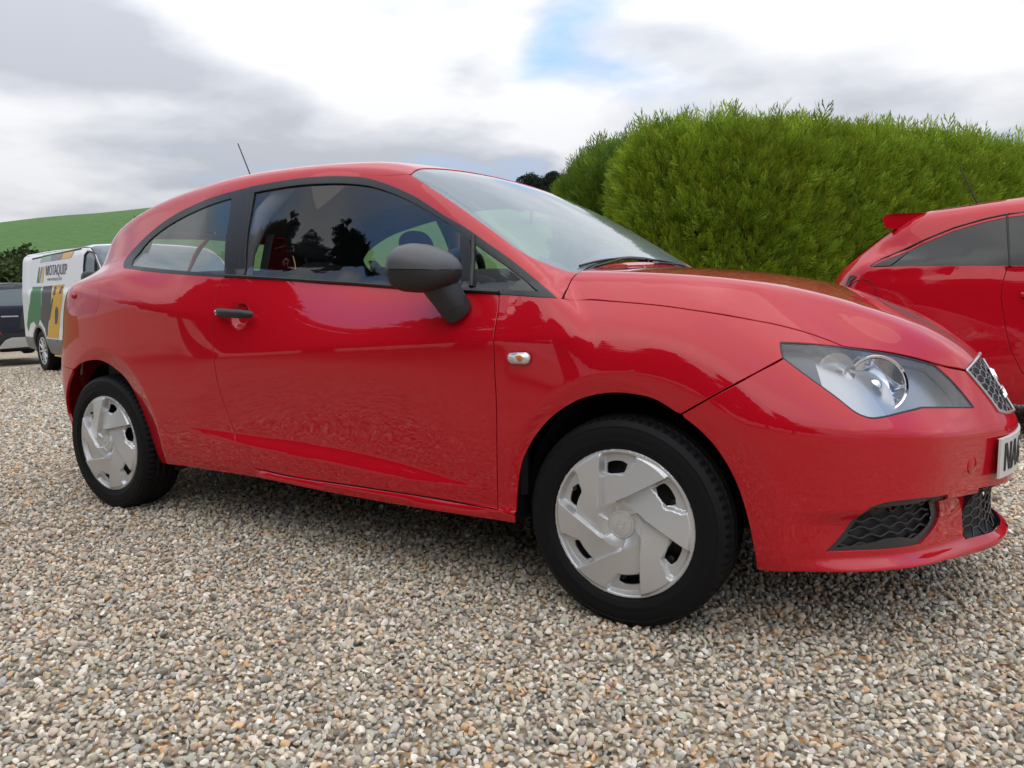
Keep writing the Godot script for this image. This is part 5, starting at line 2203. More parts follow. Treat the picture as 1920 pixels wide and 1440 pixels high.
func leafy(o: Node3D, balls: Array, count: int, size: float, tone: Color, sd: int, leaf := 0.34) -> void:
	var rng := RandomNumberGenerator.new()
	rng.seed = sd
	var n := FastNoiseLite.new()
	n.seed = sd
	n.frequency = 0.5 / size
	var bufs := [PackedFloat32Array(), PackedFloat32Array()]
	var tot := 0.0
	for b in balls:
		tot += b[1].x * b[1].y
	for b in balls:
		for i in int(count * b[1].x * b[1].y / tot):
			var d := Vector3(rng.randfn(), rng.randfn(), rng.randfn()).normalized()
			var p: Vector3 = b[0] + d * b[1] * (1.0 - 0.4 * rng.randf() * rng.randf())
			var q := n.get_noise_3d(p.x, p.y, p.z)
			if q < -0.22:
				continue
			var f := 0.72 + 0.5 * rng.randf() + 0.45 * q
			place(bufs[rng.randi() % 2], p, d + Vector3(0, 0.3, 0), rng.randf() * TAU, size * rng.randf_range(0.7, 1.3), Color(tone.r * f, tone.g * f, tone.b * f))
	var m := leaf_mat(0.7)
	for k in 2:
		multi("foliage", bufs[k], tuft(rng, 16, leaf), m, o)


func broad_tree(called: String, label: String, at: Vector3, h: float, spread: float, tone: Color, sd: int, count: int, size: float, group := "") -> void:
	var rng := RandomNumberGenerator.new()
	rng.seed = sd
	var o := thing(called, label, "tree", group)
	o.position = at
	var m := MB.new()
	var top := Vector3(rng.randfn() * 0.03 * h, h * 0.7, rng.randfn() * 0.03 * h)
	m.tube([[Vector3(0, -0.3, 0), h * 0.035], [Vector3(0.01 * h, h * 0.25, 0), h * 0.027], [top, h * 0.008]], 0.1, 10)
	var balls := []
	for i in 11:
		var th := i * 2.4 + rng.randf()
		var y := h * (0.36 + 0.52 * i / 10.0)
		var rr := spread * (0.62 - 0.40 * absf(i / 10.0 - 0.35)) * rng.randf_range(0.7, 1.1)
		var p := Vector3(cos(th) * rr, y, sin(th) * rr)
		if i == 10:
			p = Vector3(0, h * 0.86, 0)
		var r := spread * rng.randf_range(0.32, 0.46)
		balls.append([p, Vector3(r, r * 0.8, r)])
		m.tube([[top * (y / h * 0.8), h * 0.012], [p, h * 0.004]], 0.05, 6)
	put("trunk", m.mesh(), mat.bark, o)
	leafy(o, balls, count, size, tone, sd)


# a conifer with drooping, spreading boughs
func conifer(label: String, at: Vector3, h: float, spread: float, tone: Color, sd: int, boughs: int, group := "") -> void:
	var rng := RandomNumberGenerator.new()
	rng.seed = sd
	var o := thing("conifer_tree", label, "tree", group)
	o.position = at
	var m := MB.new()
	m.tube([[Vector3(0, -0.3, 0), h * 0.03], [Vector3(0, h * 0.5, 0), h * 0.018], [Vector3(0, h, 0), 0.01]], 0.1, 10)
	var buf := [PackedFloat32Array(), PackedFloat32Array()]
	for i in boughs:
		var t := pow(rng.randf(), 0.8)
		var y := h * (0.12 + 0.87 * t)
		var th := rng.randf() * TAU
		var l := spread * (1.0 - t * 0.88) * rng.randf_range(0.65, 1.1) + 0.25
		var d := Vector3(cos(th), 0.25, sin(th))
		var a := Vector3(0, y, 0)
		var path := []
		for k in 5:
			var s := k / 4.0
			path.append([a + d * l * s + Vector3(0, -0.35 * l * s * s + 0.16 * l * s * s * s, 0), 0.028 * (1.05 - s)])
		m.tube(path, 0.03, 5, false)
		var cnt := int(9 + l * 9)
		for k in cnt:
			var s := 0.12 + 0.88 * (k + rng.randf()) / cnt
			var p := a + d * l * s + Vector3(0, -0.35 * l * s * s + 0.16 * l * s * s * s, 0)
			var sd2 := d.cross(Vector3.UP) * rng.randfn() * 0.75 + d * 0.8 + Vector3(0, rng.randfn() * 0.25 - 0.05, 0)
			var f := rng.randf_range(0.7, 1.3)
			place(buf[rng.randi() % 2], p, sd2, rng.randf() * TAU, (0.55 + 0.35 * l) * rng.randf_range(0.7, 1.2) * (1.1 - 0.45 * s), Color(tone.r * f, tone.g * f, tone.b * f))
	put("trunk", m.mesh(), mat.bark, o)
	for k in 2:
		multi("foliage", buf[k], frond(rng, 0.62, 14, 0.016), leaf_mat(0.7), o)


# ---------------------------------------------------------------- what lies round the yard
func hill() -> void:
	var m := MB.new()
	var nz := FastNoiseLite.new()
	nz.seed = 4
	nz.frequency = 0.012
	# heights by heading and distance from the yard
	var nh := 90
	var nr := 40
	for i in nh + 1:
		var hd := deg_to_rad(lerpf(-100.0, 35.0, float(i) / nh))
		for j in nr + 1:
			var t := float(j) / nr
			var r := lerpf(34.0, 420.0, t * t * 0.65 + t * 0.35)
			var x := 0.9 + sin(hd) * r
			var z := 2.8 - cos(hd) * r
			m.vert(Vector3(x, hill_y(hd, r) + 0.6 * nz.get_noise_2d(x, z), z), Vector3.UP)
	for i in nh:
		for j in nr:
			var a := i * (nr + 1) + j
			m.quad(a, a + 1, a + nr + 2, a + nr + 1)
	# smooth normals
	for i in nh + 1:
		for j in nr + 1:
			var a := i * (nr + 1) + j
			var du := m.v[mini(i + 1, nh) * (nr + 1) + j] - m.v[maxi(i - 1, 0) * (nr + 1) + j]
			var dv := m.v[i * (nr + 1) + mini(j + 1, nr)] - m.v[i * (nr + 1) + maxi(j - 1, 0)]
			var n := du.cross(dv).normalized()
			m.n[a] = n if n.y > 0.0 else -n
	var gm := std(Color(1, 1, 1), 0.9)
	gm.albedo_texture = noise_tex(1024, FastNoiseLite.TYPE_SIMPLEX_SMOOTH, 0.02, 6, [[0.0, Color(0.028, 0.08, 0.008)], [0.35, Color(0.046, 0.125, 0.011)], [0.6, Color(0.056, 0.15, 0.013)], [0.85, Color(0.078, 0.18, 0.018)], [1.0, Color(0.10, 0.19, 0.03)]], 21)
	gm.uv1_triplanar = true
	gm.uv1_world_triplanar = true
	gm.uv1_scale = Vector3(0.021, 0.021, 0.035)
	gm.detail_enabled = true
	gm.detail_blend_mode = BaseMaterial3D.BLEND_MODE_MUL
	gm.detail_uv_layer = BaseMaterial3D.DETAIL_UV_2
	gm.uv2_triplanar = true
	gm.uv2_world_triplanar = true
	gm.uv2_scale = Vector3(0.22, 0.22, 0.22)
	gm.detail_albedo = noise_tex(512, FastNoiseLite.TYPE_SIMPLEX_SMOOTH, 0.03, 5, [[0.0, Color(0.55, 0.58, 0.5)], [0.5, Color(0.92, 0.93, 0.9)], [1.0, Color(1, 1, 1)]], 31)
	var g := put("grass_hill", m.mesh(), gm, self)
	g.set_meta("kind", "structure")
	g.set_meta("label", "green pasture hill rising behind the yard")


func hill_y(hd: float, r: float) -> float:
	# crest about 5.5 degrees up, a little lower to the far left
	var d := rad_to_deg(hd)
	var crest := 0.087 + 0.018 * smoothstep(-62.0, -52.0, d) - 0.016 * smoothstep(-60.0, -68.0, d) * 1.0
	crest += 0.012 * smoothstep(-52.0, -35.0, d)
	crest *= smoothstep(-99.0, -76.0, d)
	var k := smoothstep(30.0, 235.0, r)
	var base := -1.0
	return base + k * (crest * 235.0 * 0.93 + 1.0 + 0.947) - 0.02 * maxf(0.0, r - 235.0)


# ---------------------------------------------------------------- the other vehicles' skins
class Small extends Hatch:
	# the second red car
	var top := Sp.new([-3.4, 1.12, -3.1, 1.27, -2.85, 1.37, -2.5, 1.43, -2.0, 1.475, -1.5, 1.485, -1.1, 1.46, -0.75, 1.33, -0.3, 1.08, -0.05, 1.0, 0.3, 0.93, 0.6, 0.83, 0.85, 0.68])

	func _init() -> void:
		belt = Sp.new([-3.3, 1.06, -2.9, 1.055, -2.2, 1.03, -1.2, 0.99, -0.4, 0.94, 0.2, 0.88])
		plan = Sp.new([-3.2, 0.76, -2.9, 0.82, -2.4, 0.85, -1.6, 0.857, -0.8, 0.857, 0.0, 0.85, 0.4, 0.81, 0.8, 0.7])
		low = Sp.new([0.15, 0.085, 0.2, 0.06, 0.28, 0.03, 0.4, 0.008, 0.6, 0.0, 0.75, 0.006, 0.95, 0.02, 1.1, 0.04])
		tailp = Sp.new([0.2, -3.12, 0.4, -3.22, 0.6, -3.25, 0.9, -3.23, 1.02, -3.18, 1.2, -2.98, 1.36, -2.78])
		qr = Sp.new([0.0, 0.0, 0.3, 0.012, 0.5, 0.045, 0.62, 0.09, 0.7, 0.14, 0.78, 0.24, 0.82, 0.36])

	func w(x: float, y: float) -> float:
		var r := plan.at(x) - low.at(minf(y, 1.0))
		var u := y - belt.at(x)
		if u > 0.0:
			r -= 0.30 * u + 0.28 * u * u
		if u > -0.04 and x < -2.1:
			r -= sst(-0.04, 0.12, u) * 0.2 * pow(-x - 2.1, 1.5)
		# shoulder line below the windows, arches
		r -= 0.16 * sp(y - 0.935 - 0.012 * (x + 2.5), 0.03) * sst(1.1, 1.0, y)
		for cx in [0.0, -2.60]:
			r += 0.022 * sp(0.42 - Vector2(x - cx, y - 0.31).length(), 0.03)
		return r

	func f(x: float, y: float, z: float) -> float:
		z = sqrt(z * z + 1e-6)
		var g := smx((z - w(x, y)) * 0.9, (y - (top.at(x) - 0.08 * z * z - 0.05 * z * z * z * z)) * 0.9, 0.12)
		if x < -1.8:
			var qs := qr.slope(z)
			g = smx(g, (tailp.at(y) + qr.at(z) - x) / sqrt(1.0 + qs * qs), 0.10)
		elif x > 0.0:
			g = smx(g, (x - (0.83 - 0.3 * z * z - 0.25 * clampf(y - 0.6, 0.0, 1.0))) * 0.9, 0.15)
		return maxf(g, 0.2 - y)


class Van extends Hatch:
	var roofline := Sp.new([0.0, 1.945, 1.5, 1.955, 2.9, 1.955, 3.35, 1.93, 3.75, 1.72, 4.2, 1.33, 4.4, 1.16, 4.65, 1.06, 4.8, 0.94])

	func f(x: float, y: float, z: float) -> float:
		z = absf(z)
		var r := 0.95 - 0.06 * sst(0.55, 0.25, y) - 0.085 * sp(y - 1.25, 0.1) - 0.012 * sst(1.27, 1.33, y) * sst(0.3, 0.5, x)
		var g := smx((z - r) * 0.95, (y - (roofline.at(x) - 0.06 * z * z)) * 0.9, 0.14)
		g = smx(g, 0.0 + 0.05 * sp(y - 1.1, 0.2) - x, 0.08)
		g = smx(g, x - (4.80 - 0.25 * z * z), 0.2)
		return maxf(g, 0.28 - y)


class Wagon extends Hatch:
	# the dark estate seen from behind: x to its rear, so x = 0 is its tail
	func f(x: float, y: float, z: float) -> float:
		z = absf(z)
		var r := 0.93 - 0.04 * sst(0.5, 0.25, y) - 0.22 * sp(y - 1.08, 0.08)
		var roof_y := 1.60 - 0.05 * z * z - 0.02 * sp(x + 1.6, 0.6) - 0.045 * sp(-2.0 - x, 0.3) - 0.62 * sp(-2.75 - x, 0.25)
		roof_y = maxf(roof_y, 1.02 - 0.07 * sp(-3.6 - x, 0.3))
		var g := smx((z - r) * 0.95, y - roof_y, 0.12)
		g = smx(g, x - (0.0 - 0.12 * z * z - 0.42 * sp(y - 1.12, 0.1) - 0.05 * sp(y - 0.72, 0.05) - 0.15 * sp(0.45 - y, 0.05)), 0.09)
		g = smx(g, -4.55 + 0.2 * z * z - x, 0.2)
		return maxf(g, 0.27 - y)


func poly(l: Array, z := 0.8, soft := false) -> Array:
	# closed flat outline (x, y pairs) as a curve
	var r := []
	for i in l.size() / 2 + 1:
		var k := i % (l.size() / 2)
		r.append_array([l[2 * k], l[2 * k + 1], z, 0 if soft and i > 0 and i < l.size() / 2 else 1])
	return r


func arch(cx: float, cy: float, r: float, y0: float, back := false) -> Array:
	# points of a wheel arch from front foot to rear foot
	var a0 := asin((y0 - cy) / r)
	var l := []
	for i in 21:
		var th := lerpf(a0, PI - a0, i / 20.0)
		l.append_array([cx + cos(th) * r, cy + sin(th) * r])
	return l


func simple_wheel(car: Node3D, at: Vector3, r: float, wide: float, right: bool, alloy: Material) -> void:
	var w := Node3D.new()
	w.name = "wheel"
	car.add_child(w, true)
	w.position = at
	if not right:
		w.basis = Basis(Vector3(0, 1, 0), PI)
	var m := MB.new()
	var h := wide * 0.5
	m.lathe([Vector2(r * 0.62, -h), Vector2(r * 0.9, -h), Vector2(r * 0.99, -h * 0.75), Vector2(r, 0.0), Vector2(r * 0.99, h * 0.75), Vector2(r * 0.93, h * 0.98), Vector2(r * 0.8, h * 1.04), Vector2(r * 0.68, h * 0.95), Vector2(r * 0.62, h * 0.8)].duplicate(), 48)
	put("tyre", m.mesh(), mat.tyre, w)
	m = MB.new()
	m.lathe([Vector2(r * 0.62, -h * 0.5), Vector2(r * 0.66, h * 0.86), Vector2(r * 0.60, h * 0.90), Vector2(r * 0.56, h * 0.4), Vector2(0.0, h * 0.25)].duplicate(), 40)
	put("wheel_rim", m.mesh(), mat.steel, w)
	m = MB.new()
	for k in 10:
		var th := TAU * k / 10 + 0.1
		var d := Vector3(cos(th), sin(th), 0)
		m.tube([[d * r * 0.1 + Vector3(0, 0, h * 0.75), r * 0.06], [d * r * 0.6 + Vector3(0, 0, h * 0.82), r * 0.045]], 0.02, 6)
	m.lathe([Vector2(r * 0.17, h * 0.4), Vector2(r * 0.17, h * 0.84), Vector2(r * 0.1, h * 0.9), Vector2(0, h * 0.9)], 20)
	m.lathe([Vector2(r * 0.665, h * 0.6), Vector2(r * 0.665, h * 0.92), Vector2(r * 0.60, h * 0.92), Vector2(r * 0.59, h * 0.5)].duplicate(), 40)
	put("spokes", m.mesh(), alloy, w)


func second_hatch() -> void:
	var car := thing("hatchback_car", "red hatchback with rear spoiler and dark windows before the hedge", "car")
	car.position = Vector3(3.03, level(0, -3), -3.46)
	var B := Small.new()
	var T := 0.0006
	var G := 0.003
	var L := func(c: Array, g: float) -> Array:
		return outline([[c, 0, g]], 0.03)
	var both := func(name: String, m: MB, material: Material) -> void:
		put(name, m.mesh(), material, car)
		put(name, m.mirror().mesh(), material, car)
	var sd := Vector3(0, 0.2, 1)
	# side: tail, roof edge, windscreen pillar, wing, sill and both arches
	var top_edge := []
	for q in [[-2.80, 0.50], [-2.6, 0.53], [-2.2, 0.56], [-1.7, 0.575], [-1.2, 0.57], [-0.95, 0.56]]:
		var p := B.drop(Vector3(q[0], 2.0, q[1]), Vector3(0, 1, 0), 0.0)
		top_edge.append_array([p.x, p.y, p.z, 0 if q[0] > -2.75 and q[0] < -1.0 else 1])
	var front := []
	for q in [[-0.95, 0.56], [-0.6, 0.63], [-0.3, 0.66], [0.0, 0.66], [0.35, 0.60], [0.6, 0.52]]:
		var p := B.drop(Vector3(q[0], 2.0, q[1]), Vector3(0, 1, 0), 0.0)
		front.append_array([p.x, p.y, p.z, 0])
	front[3] = 1
	front[23] = 1
	var tail := []
	for q in [[0.30, 0.70], [0.5, 0.71], [0.75, 0.70], [0.94, 0.66], [1.05, 0.62], [1.2, 0.56]]:
		var p := B.drop(Vector3(-5, q[0], q[1]), Vector3(-1, 0, 0), 0.0)
		tail.append_array([p.x, p.y, p.z, 0 if q[0] > 0.3 else 1])
	tail.append_array(top_edge.slice(0, 4))
	var floor_ := [0.62, 0.36, 0.55, 0.25]
	floor_.append_array(arch(0.0, 0.30, 0.325, 0.25))
	floor_.append_array([-0.5, 0.24, -2.2, 0.24])
	floor_.append_array(arch(-2.60, 0.30, 0.325, 0.25))
	var fl := []
	for i in floor_.size() / 2:
		fl.append_array([floor_[2 * i], floor_[2 * i + 1], 0.84, 1])
	var side: Array = outline([[tail, 0, G], [top_edge, 0, 0.0], [front, 0, 0.0], [fl, 0, T]], 0.04)
	var dlo := [-2.916, 1.053, -2.85, 1.100, -2.759, 1.140, -2.623, 1.206, -2.465, 1.271, -2.314, 1.313, -2.197, 1.335, -1.7, 1.362, -1.25, 1.345, -0.9, 1.24, -0.55, 1.06, -0.42, 0.97, -1.2, 1.0, -2.168, 1.030]
	var win: Array = L.call(poly(dlo), T)
	var door := [-2.180, 1.022, -2.197, 0.938, -2.203, 0.847, -2.170, 0.663, -2.138, 0.541, -2.074, 0.41, -1.98, 0.33, -1.5, 0.29, -0.62, 0.29, -0.56, 0.5, -0.55, 0.92, -0.56, 0.958, -1.2, 0.985]
	var dr: Array = L.call(poly(door), G)
	both.call("body_side", panel(B, [side[0], win[0], dr[0]], [side[1], win[1], dr[1]], sd, 0.05), mat.paint)
	both.call("door", panel(B, [dr[0]], [dr[1]], sd, 0.05), mat.paint)
	both.call("side_windows", panel(B, [win[0]], [win[1]], sd, 0.06, PackedVector3Array(), -0.003), mat.dark_glass)
	var post := MB.new()
	var pp := []
	for q in [[-2.197, 1.333], [-2.183, 1.18], [-2.168, 1.032]]:
		pp.append(B.drop(Vector3(q[0], q[1], 0.0), Vector3(0, 0, 1), 1.0))
	post.tube(pp, 0.006, 6)
	pp = []
	for i in dlo.size() / 2:
		if i != 13:
			pp.append(B.drop(Vector3(dlo[2 * i], dlo[2 * i + 1], 0.0), Vector3(0, 0, 1), 1.0))
	post.tube(pp, 0.006, 6)
	both.call("window_trim", post, mat.trim)
	var tri: Array = L.call(poly([-2.905, 1.058, -2.85, 1.096, -2.759, 1.134, -2.70, 1.16, -2.80, 1.055]), 0.0)
	both.call("corner_panel", panel(B, [tri[0]], [tri[1]], sd, 0.03, PackedVector3Array(), 0.001), mat.trim)
	var lam: Array = L.call(poly([-3.20, 0.955, -3.115, 0.985, -3.02, 0.997, -2.995, 0.985, -3.03, 0.962, -3.06, 0.92, -3.15, 0.80, -3.2, 0.80], 0.75), 0.0)
	both.call("tail_lamp", panel(B, [lam[0]], [lam[1]], Vector3(-0.7, 0.1, 0.75), 0.02, PackedVector3Array(), 0.006), mat.red_lens)
	var smoke: Array = L.call(poly([-3.075, 0.930, -3.062, 0.996, -3.02, 0.999, -2.990, 0.985, -3.03, 0.962], 0.75), 0.0)
	both.call("lamp_corner", panel(B, [smoke[0]], [smoke[1]], Vector3(-0.7, 0.1, 0.75), 0.02, PackedVector3Array(), 0.008), mat.dark_glass)
	var flap := []
	for i in 24:
		var th := TAU * i / 24
		flap.append(B.drop(Vector3(-2.955 + cos(th) * 0.085, 0.895 + sin(th) * 0.075, 0.0), Vector3(0, 0, 1), 1.2) + Vector3(0, 0, 0.0005))
	flap.append(flap[0])
	var fm := MB.new()
	fm.tube(flap, 0.0028, 4, false)
	put("fuel_flap", fm.mesh(), mat.liner, car)
	var hm := MB.new()
	hm.tube([B.drop(Vector3(-2.10, 0.868, 0), Vector3(0, 0, 1), 1.0) + Vector3(0, 0, 0.0), B.drop(Vector3(-2.02, 0.866, 0), Vector3(0, 0, 1), 1.0) + Vector3(0, 0, 0.035), B.drop(Vector3(-1.94, 0.863, 0), Vector3(0, 0, 1), 1.0) + Vector3(0, 0, 0.0)], 0.017, 8)
	both.call("door_handle", hm, mat.paint)
	# middle: roof, screen, bonnet, front, tail
	var mid_line := func(xa: float, xb: float) -> Array:
		var r := []
		for i in 21:
			var p := B.drop(Vector3(lerpf(xa, xb, i / 20.0), 2.0, 0), Vector3(0, 1, 0), 0.0)
			r.append_array([p.x, p.y, 0.0, 1])
		return r
	var q2: Array = outline([[top_edge, 0, 0.0], [mid_line.call(-0.93, -2.80), 0, 0.0]], 0.05)
	var half := panel(B, [q2[0]], [q2[1]], Vector3(0, 1, 0.3), 0.07)
	put("roof", half.join(half.mirror()).mesh(), mat.paint, car)
	q2 = outline([[front.slice(0, 16), 0, 0.003], [mid_line.call(-0.08, -0.92), 0, 0.0]], 0.05)
	half = panel(B, [q2[0]], [q2[1]], Vector3(0.4, 1, 0.3), 0.07)
	put("windscreen", half.join(half.mirror()).mesh(), mat.dark_glass, car)
	q2 = outline([[front.slice(12, 24), 0, 0.003], [mid_line.call(0.63, -0.07), 0, 0.0]], 0.05)
	half = panel(B, [q2[0]], [q2[1]], Vector3(0.3, 1, 0.3), 0.07)
	put("bonnet", half.join(half.mirror()).mesh(), mat.paint, car)
	var fmid := []
	for i in 11:
		var p := B.drop(Vector3(3.0, lerpf(0.28, 0.76, i / 10.0), 0.0), Vector3(1, 0, 0), 0.0)
		fmid.append_array([p.x, p.y, 0.0, 1])
	q2 = outline([[[0.62, 0.36, 0.62, 1, 0.55, 0.25, 0.60, 1, 0.70, 0.25, 0.3, 1], 0, T], [fmid, 0, 0.0], [front.slice(20, 24), 0, 0.0]], 0.05)
	half = panel(B, [q2[0]], [q2[1]], Vector3(0.8, 0.1, 0.5), 0.06)
	put("front_bumper", half.join(half.mirror()).mesh(), mat.paint, car)
	q2 = outline([[tail, 0, G], [rear_mid(B, 1.36, 0.30), 0, 0.0]], 0.05)
	half = panel(B, [q2[0]], [q2[1]], Vector3(-1, 0.3, 0.3), 0.06)
	put("tailgate", half.join(half.mirror()).mesh(), mat.paint, car)
	var rg: Array = outline([[rear_poly(B, [[0.0, 1.06], [0.50, 1.07], [0.54, 1.10], [0.46, 1.27], [0.0, 1.30]]), 0, 0.0]], 0.05)
	half = panel(B, [rg[0]], [rg[1]], Vector3(-1, 0.6, 0.3), 0.06, PackedVector3Array(), 0.005)
	put("rear_window", half.join(half.mirror()).mesh(), mat.dark_glass, car)
	# spoiler over the tailgate
	var sm := MB.new()
	var rows := []
	for i in 13:
		var z := lerpf(-0.585, 0.585, i / 12.0)
		var e := 1.0 - pow(absf(z) / 0.585, 6.0) * 0.25
		rows.append([Vector3(-2.62, 1.402 - 0.06 * z * z, z * 0.93), Vector3(-2.78, 1.402 - 0.05 * z * z, z), Vector3(-2.872 + 0.04 * (1.0 - e), 1.396 - 0.05 * z * z, z), Vector3(-2.890 + 0.05 * (1.0 - e), 1.372 - 0.05 * z * z, z), Vector3(-2.855, 1.312 - 0.05 * z * z, z * 0.985), Vector3(-2.75, 1.300 - 0.06 * z * z, z * 0.95)])
	for i in 12:
		for k in 5:
			sm.face([rows[i][k], rows[i + 1][k], rows[i + 1][k + 1], rows[i][k + 1]])
	for e in 2:
		sm.face(rows[0 if e == 0 else 12], Vector3(0, 0, -1 if e == 0 else 1))
	put("spoiler", sm.mesh(), mat.paint, car)
	var ae := MB.new()
	var a0 := B.drop(Vector3(-2.36, 2.0, 0.0), Vector3(0, 1, 0), 0.0)
	ae.tube([[a0, 0.012], [a0 + Vector3(-0.02, 0.03, 0), 0.006], [a0 + Vector3(-0.13, 0.27, 0), 0.0028]], 0.004, 6)
	put("aerial", ae.mesh(), mat.black, car)
	var ub := MB.new()
	ub.box(Vector3(-1.2, 0.26, 0), Vector3(3.6, 0.1, 1.3), Basis(), 0.02)
	put("underbody", ub.mesh(), mat.liner, car)
	for ax in [0.0, -2.60]:
		for s in [1.0, -1.0]:
			var m := MB.new()
			m.lathe([Vector2(0.335, 0.02 * s), Vector2(0.335, -0.3 * s), Vector2(0.0, -0.3 * s)], 24, Vector3(ax, 0.31, 0.75 * s), Basis(), true, deg_to_rad(-12.0), deg_to_rad(192.0))
			put("wheel_housing", m.mesh(), mat.liner, car)
			simple_wheel(car, Vector3(ax, 0.300, 0.745 * s), 0.300, 0.19, s > 0.0, mat.silver)


func van() -> void:
	var car := thing("panel_van", "white panel van with green and yellow side graphics, left of the nearest car", "van")
	var head := Vector3(0.976, 0, 0.216).normalized()
	var b := Basis(head, Vector3.UP, head.cross(Vector3.UP))
	car.transform = Transform3D(b, Vector3(-13.2, -0.275, -4.15) - b.z * 0.945)
	var B := Van.new()
	var T := 0.0008
	var sd := Vector3(0, 0.15, 1)
	var both := func(name: String, m: MB, material: Material) -> void:
		put(name, m.mesh(), material, car)
		put(name, m.mirror().mesh(), material, car)
	var L := func(l: Array, g: float, soft := false) -> Array:
		return outline([[poly(l, 0.9, soft), 0, g]], 0.05)
	var base := [4.62, 0.54]
	base.append_array(arch(3.95, 0.34, 0.40, 0.54))
	base.append_array([2.0, 0.54])
	base.append_array(arch(0.86, 0.34, 0.40, 0.54))
	base.append_array([0.06, 0.54, 0.06, 1.2, 0.09, 1.75, 0.14, 1.86, 0.8, 1.885, 2.0, 1.892, 2.9, 1.892, 3.3, 1.875, 3.55, 1.77, 3.9, 1.50, 4.22, 1.22, 4.35, 1.12, 4.6, 1.0])
	var side: Array = L.call(base, T)
	var win: Array = L.call([3.12, 1.30, 3.12, 1.62, 3.16, 1.78, 3.28, 1.825, 3.48, 1.80, 3.70, 1.62, 3.92, 1.40, 4.02, 1.26, 3.6, 1.25], T)
	both.call("body_side", panel(B, [side[0], win[0]], [side[1], win[1]], sd, 0.08), mat.white)
	both.call("cab_window", panel(B, [win[0]], [win[1]], sd, 0.08, PackedVector3Array(), -0.006), mat.van_glass)
	var tr := MB.new()
	var pts := []
	for v in win[0]:
		pts.append(B.drop(v, Vector3(0, 0, 1), 0.2))
	pts.append(pts[0])
	tr.tube(pts, 0.013, 6, false)
	tr.tube([B.drop(Vector3(3.63, 1.25, 0.9), Vector3(0, 0, 1), 0.2), B.drop(Vector3(3.60, 1.70, 0.9), Vector3(0, 0, 1), 0.2)], 0.022, 6)
	both.call("window_trim", tr, mat.trim)
	# dark lower cladding, front and middle and rear pieces in one strip
	var cl := [4.70, 0.535]
	cl.append_array(arch(3.95, 0.34, 0.41, 0.535))
	cl.append_array([2.0, 0.535])
	cl.append_array(arch(0.86, 0.34, 0.41, 0.535))
	cl.append_array([0.04, 0.535, 0.04, 0.36, 0.42, 0.33])
	var inner := arch(0.86, 0.34, 0.372, 0.33)
	for i in range(inner.size() / 2 - 1, -1, -1):
		cl.append_array([inner[2 * i], inner[2 * i + 1]])
	cl.append_array([1.3, 0.31, 3.5, 0.31])
	inner = arch(3.95, 0.34, 0.372, 0.33)
	for i in range(inner.size() / 2 - 1, -1, -1):
		cl.append_array([inner[2 * i], inner[2 * i + 1]])
	cl.append_array([4.66, 0.33])
	var cq: Array = L.call(cl, T)
	both.call("lower_cladding", panel(B, [cq[0]], [cq[1]], sd, 0.06, PackedVector3Array(), 0.006), mat.grey_plastic)
	# roof, screen, bonnet, front and rear as half panels
	var edge := func(l: Array) -> Array:
		var r := []
		for i in l.size() / 2:
			var p := B.drop(Vector3(l[2 * i], l[2 * i + 1], 0.0), Vector3(0, 0, 1), 1.3)
			r.append_array([p.x, p.y, p.z, 1])
		return r
	var midl := func(xa: float, xb: float) -> Array:
		var r := []
		for i in 15:
			var p := B.drop(Vector3(lerpf(xa, xb, i / 14.0), 2.5, 0), Vector3(0, 1, 0), 0.0)
			r.append_array([p.x, p.y, 0.0, 1])
		return r
	var q: Array = outline([[edge.call([0.14, 1.86, 0.8, 1.885, 2.0, 1.892, 2.9, 1.892, 3.3, 1.875]), 0, 0.0], [midl.call(3.33, 0.10), 0, 0.0]], 0.06)
	var half := panel(B, [q[0]], [q[1]], Vector3(0, 1, 0.3), 0.1)
	put("roof", half.join(half.mirror()).mesh(), mat.white, car)
	q = outline([[edge.call([3.3, 1.875, 3.55, 1.77, 3.9, 1.50, 4.22, 1.22, 4.35, 1.12]), 0, 0.004], [midl.call(4.42, 3.36), 0, 0.0]], 0.06)
	half = panel(B, [q[0]], [q[1]], Vector3(0.6, 1, 0.3), 0.1)
	put("windscreen", half.join(half.mirror()).mesh(), mat.van_glass, car)
	q = outline([[edge.call([4.35, 1.12, 4.6, 1.0]), 0, 0.004], [midl.call(4.72, 4.44), 0, 0.0]], 0.06)
	half = panel(B, [q[0]], [q[1]], Vector3(0.6, 1, 0.3), 0.1)
	put("bonnet", half.join(half.mirror()).mesh(), mat.white, car)
	var fm := []
	for i in 9:
		var p := B.drop(Vector3(7.0, lerpf(0.32, 0.98, i / 8.0), 0.0), Vector3(1, 0, 0), 0.0)
		fm.append_array([p.x, p.y, 0.0, 1])
	q = outline([[edge.call([4.6, 1.0, 4.62, 0.54, 4.66, 0.33]), 0, 0.004], [fm, 0, 0.0]], 0.06)
	half = panel(B, [q[0]], [q[1]], Vector3(1, 0.1, 0.5), 0.1)
	put("front_bumper", half.join(half.mirror()).mesh(), mat.grey_plastic, car)
	var rm := []
	for i in 9:
		var p := B.drop(Vector3(-3.0, lerpf(1.88, 0.36, i / 8.0), 0.0), Vector3(-1, 0, 0), 0.0)
		rm.append_array([p.x, p.y, 0.0, 1])
	q = outline([[edge.call([0.04, 0.36, 0.06, 0.54, 0.06, 1.2, 0.09, 1.75, 0.14, 1.86]), 0, 0.004], [rm, 0, 0.0]], 0.06)
	half = panel(B, [q[0]], [q[1]], Vector3(-1, 0.1, 0.5), 0.1)
	put("rear_doors", half.join(half.mirror()).mesh(), mat.white, car)
	# side printing
	var patch := func(name: String, l: Array, m: Material, soft := false, up := 0.003) -> void:
		var c: Array = L.call(l, 0.0, soft)
		put(name, panel(B, [c[0]], [zeros(c[0])], sd, 0.05, PackedVector3Array(), up, 0.0, false).mesh(), m, car)
